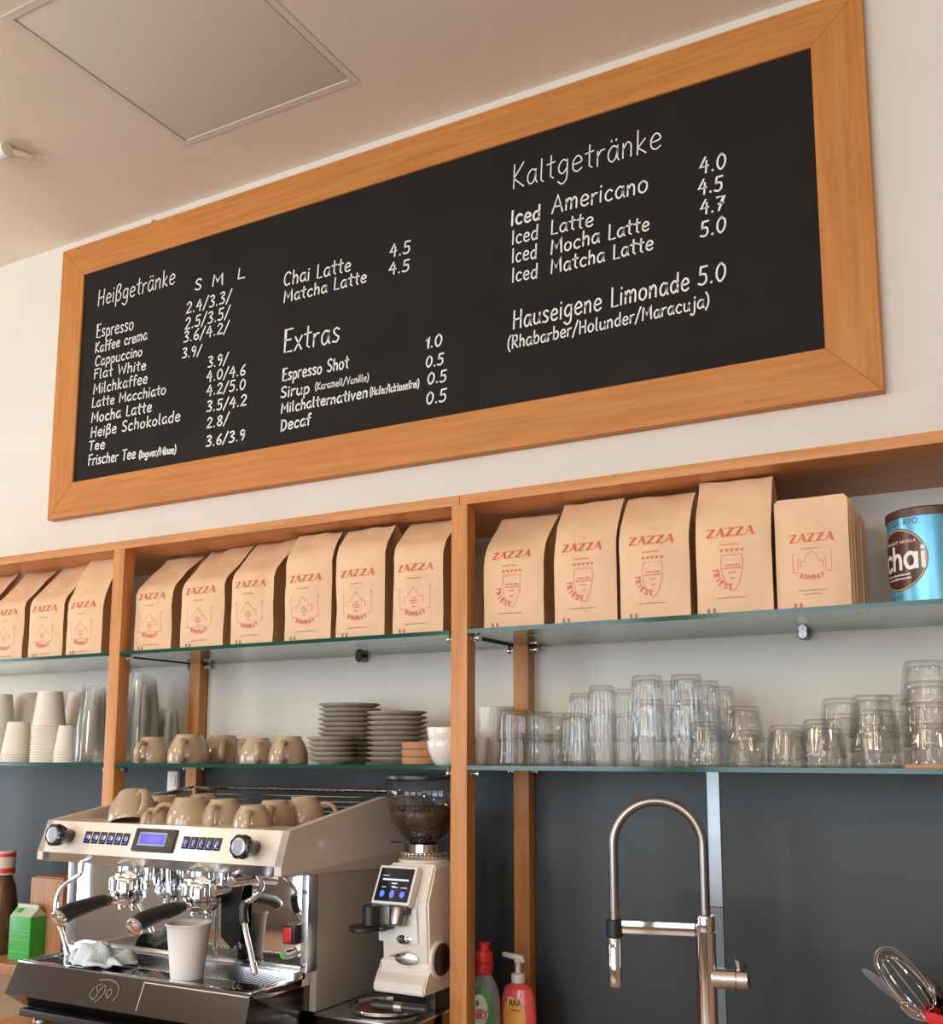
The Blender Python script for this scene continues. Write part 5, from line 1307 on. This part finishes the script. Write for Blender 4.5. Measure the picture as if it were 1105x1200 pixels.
sp_ = thing('serving_spoon', tuple(base+Vector((.012, .006, 0))), 'dark steel spoon head showing behind the whisk at the right edge', 'spoon')
c = U(1094, 1163, -.185)
m = MB(); m.lathe([(0, -.004), (.5, -.0032), (.85, -.0012), (1, 0), (.97, .0008), (.8, -.0004), (.5, -.002), (0, -.0028)], (0, 0, 0), n=30, axis='Y')
Rm = Matrix.Rotation(math.radians(-28), 4, 'Y')
for v in m.bm.verts: v.co = Rm @ Vector((v.co.x*.014, v.co.y*2.2, v.co.z*.024)) + c
m.build('bowl', 'dark_steel', sp_, world=True)
MB().tube([c+Rm @ Vector((0, 0, -.022)), base+Vector((.012, .006, 0))], [.0035, .003], n=10).build('handle', 'dark_steel', sp_, world=True)
spt_ = thing('steel_spatula', tuple(base+Vector((-.012, .004, 0))), 'long dark spatula blade leaning left behind the whisk', 'spatula')
a = U(1012, 1137, -.18); b2 = U(1086, 1196, -.185); d = (b2-a).normalized(); nn = d.cross(Vector((0, 1, 0))).normalized()
m = MB(); pl = [a+nn*.004, a-d*.003+nn*.0, a-nn*.004, a+d*.03-nn*.0075, b2-nn*.004, b2+nn*.004, a+d*.03+nn*.0075, a+d*.008+nn*.0068]
lo = [m.bm.verts.new(p+Vector((0, -.0008, 0))) for p in pl]; hi = [m.bm.verts.new(p+Vector((0, .0008, 0))) for p in pl]
m.bm.faces.new(lo); m.bm.faces.new(hi[::-1])
for i in range(len(pl)): j = (i+1) % len(pl); m.bm.faces.new((lo[i], hi[i], hi[j], lo[j]))
m.build('blade', 'dark_steel', spt_, world=True)
MB().tube([b2, base+Vector((-.012, .004, 0))], [.004, .005], n=10).build('handle', 'dark_steel', spt_, world=True)
w2 = thing('small_whisk', tuple(base+Vector((-.022, -.012, 0))), 'small wire whisk low beside the large one', 'whisk')
n2 = U(1088, 1198, -.222); t2 = U(1056, 1176, -.225); ax2 = (t2-n2); L2 = ax2.length; ax2.normalize(); s2 = ax2.cross(Vector((0, 1, 0))).normalized()
for k in range(3):
    a = PI*k/3; dv = s2*math.cos(a)+Vector((0, 1, 0))*math.sin(a)
    q = [n2, n2+ax2*L2*.45+dv*.008, n2+ax2*L2*.85+dv*.007, n2+ax2*L2, n2+ax2*L2*.85-dv*.007, n2+ax2*L2*.45-dv*.008, n2]
    MB().tube(catmull(q, 5), .0008, n=6).build('wire', 'chrome', w2, world=True)
MB().tube([n2, base+Vector((-.022, -.012, 0))], .004, n=10).build('handle', 'dark_steel', w2, world=True)

# ------------------------------------------------------------------ left end: riser, carton, wooden block, jars
rz_ = .928
ri = MB().box(-2.72, -2.02, -.19, -.02, WZ+.0005, rz_, .002).build('wooden_riser', 'block_wood'); tag(ri, 'low brown wooden riser left of the espresso machine', 'riser')
ctn = thing('drink_carton', (-2.345, -.12, rz_), 'green drink carton with a pale gable top left of the machine', 'carton')
cw, cd, chh = .080, .05, .108
MB().box(-cw/2, cw/2, -cd/2, cd/2, 0, chh, .002).build('carton_body', 'carton_green', ctn)
m = MB(); m.prism([(-cd/2, chh), (cd/2, chh), (.003, chh+.020), (.003, chh+.028), (-.003, chh+.028), (-.003, chh+.020)], -cw/2+.001, cw/2-.001, 'X'); m.build('gable', 'carton_pale', ctn)
m = MB()
for z in (.074, .066, .050, .020): dashes(m, lambda u, v: Vector((u, -cd/2-.0007, v)), 0, z, .07, .002, .0008, int(z*1000), 0)
m.build('fine_print', 'carton_pale', ctn, recalc=False, smooth=False)
MB().lathe([(0, 0), (.010, 0), (.010, .010), (0, .011)], (-.02, -.012, chh+.008), n=18).build('screw_cap', 'lemon_green', ctn)
wbk = thing('wooden_block', (-2.31, -.062, rz_), 'upright brown wooden block behind the green carton', 'block')
wzh = 1.128-rz_
MB().box(-.062, .062, -.035, .035, 0, wzh, .003).build('block', 'block_wood', wbk)
MB().box(-.055, .055, -.029, .029, wzh+.0002, wzh+.003, .001).build('top_face', 'terracotta', wbk)
jr = thing('syrup_bottle', (-2.475, -.10, rz_), 'dark bottle with red and white banded cap at the left edge', 'bottle')
jz = 1.19-rz_
MB().lathe([(0, 0), (.034, 0), (.036, .004), (.036, jz*.52), (.030, jz*.66), (.020, jz*.76), (0, jz*.77)], n=30).build('bottle_body', 'bottle_brown', jr)
MB().lathe([(0, jz*.772), (.026, jz*.772), (.026, jz), (.024, jz+.002), (0, jz+.002)], n=24).build('cap', 'cream_label', jr)
MB().lathe([(.0262, jz*.79), (.0268, jz*.79), (.0268, jz*.84), (.0262, jz*.84)], n=24, closed=True).build('cap_band', 'red_plastic', jr)
MB().lathe([(.0262, jz*.95), (.0268, jz*.95), (.0268, jz*.985), (.0262, jz*.985)], n=24, closed=True).build('cap_band', 'red_plastic', jr)
j2 = thing('storage_jar', (-2.405, -.085, rz_), 'small jar with cream labels between the bottle and the carton', 'jar')
MB().lathe([(0, 0), (.024, 0), (.026, .003), (.026, .105), (.022, .112), (0, .112)], n=28).build('jar_body', 'bottle_brown', j2)
MB().lathe([(.0262, .055), (.0266, .055), (.0266, .100), (.0262, .100)], n=28, closed=True).build('label', 'cream_label', j2)
MB().lathe([(.0262, .008), (.0266, .008), (.0266, .028), (.0262, .028)], n=28, closed=True).build('label', 'cream_label', j2)
MB().lathe([(0, .1122), (.024, .1122), (.024, .124), (0, .125)], n=28).build('lid', 'dark_steel', j2)
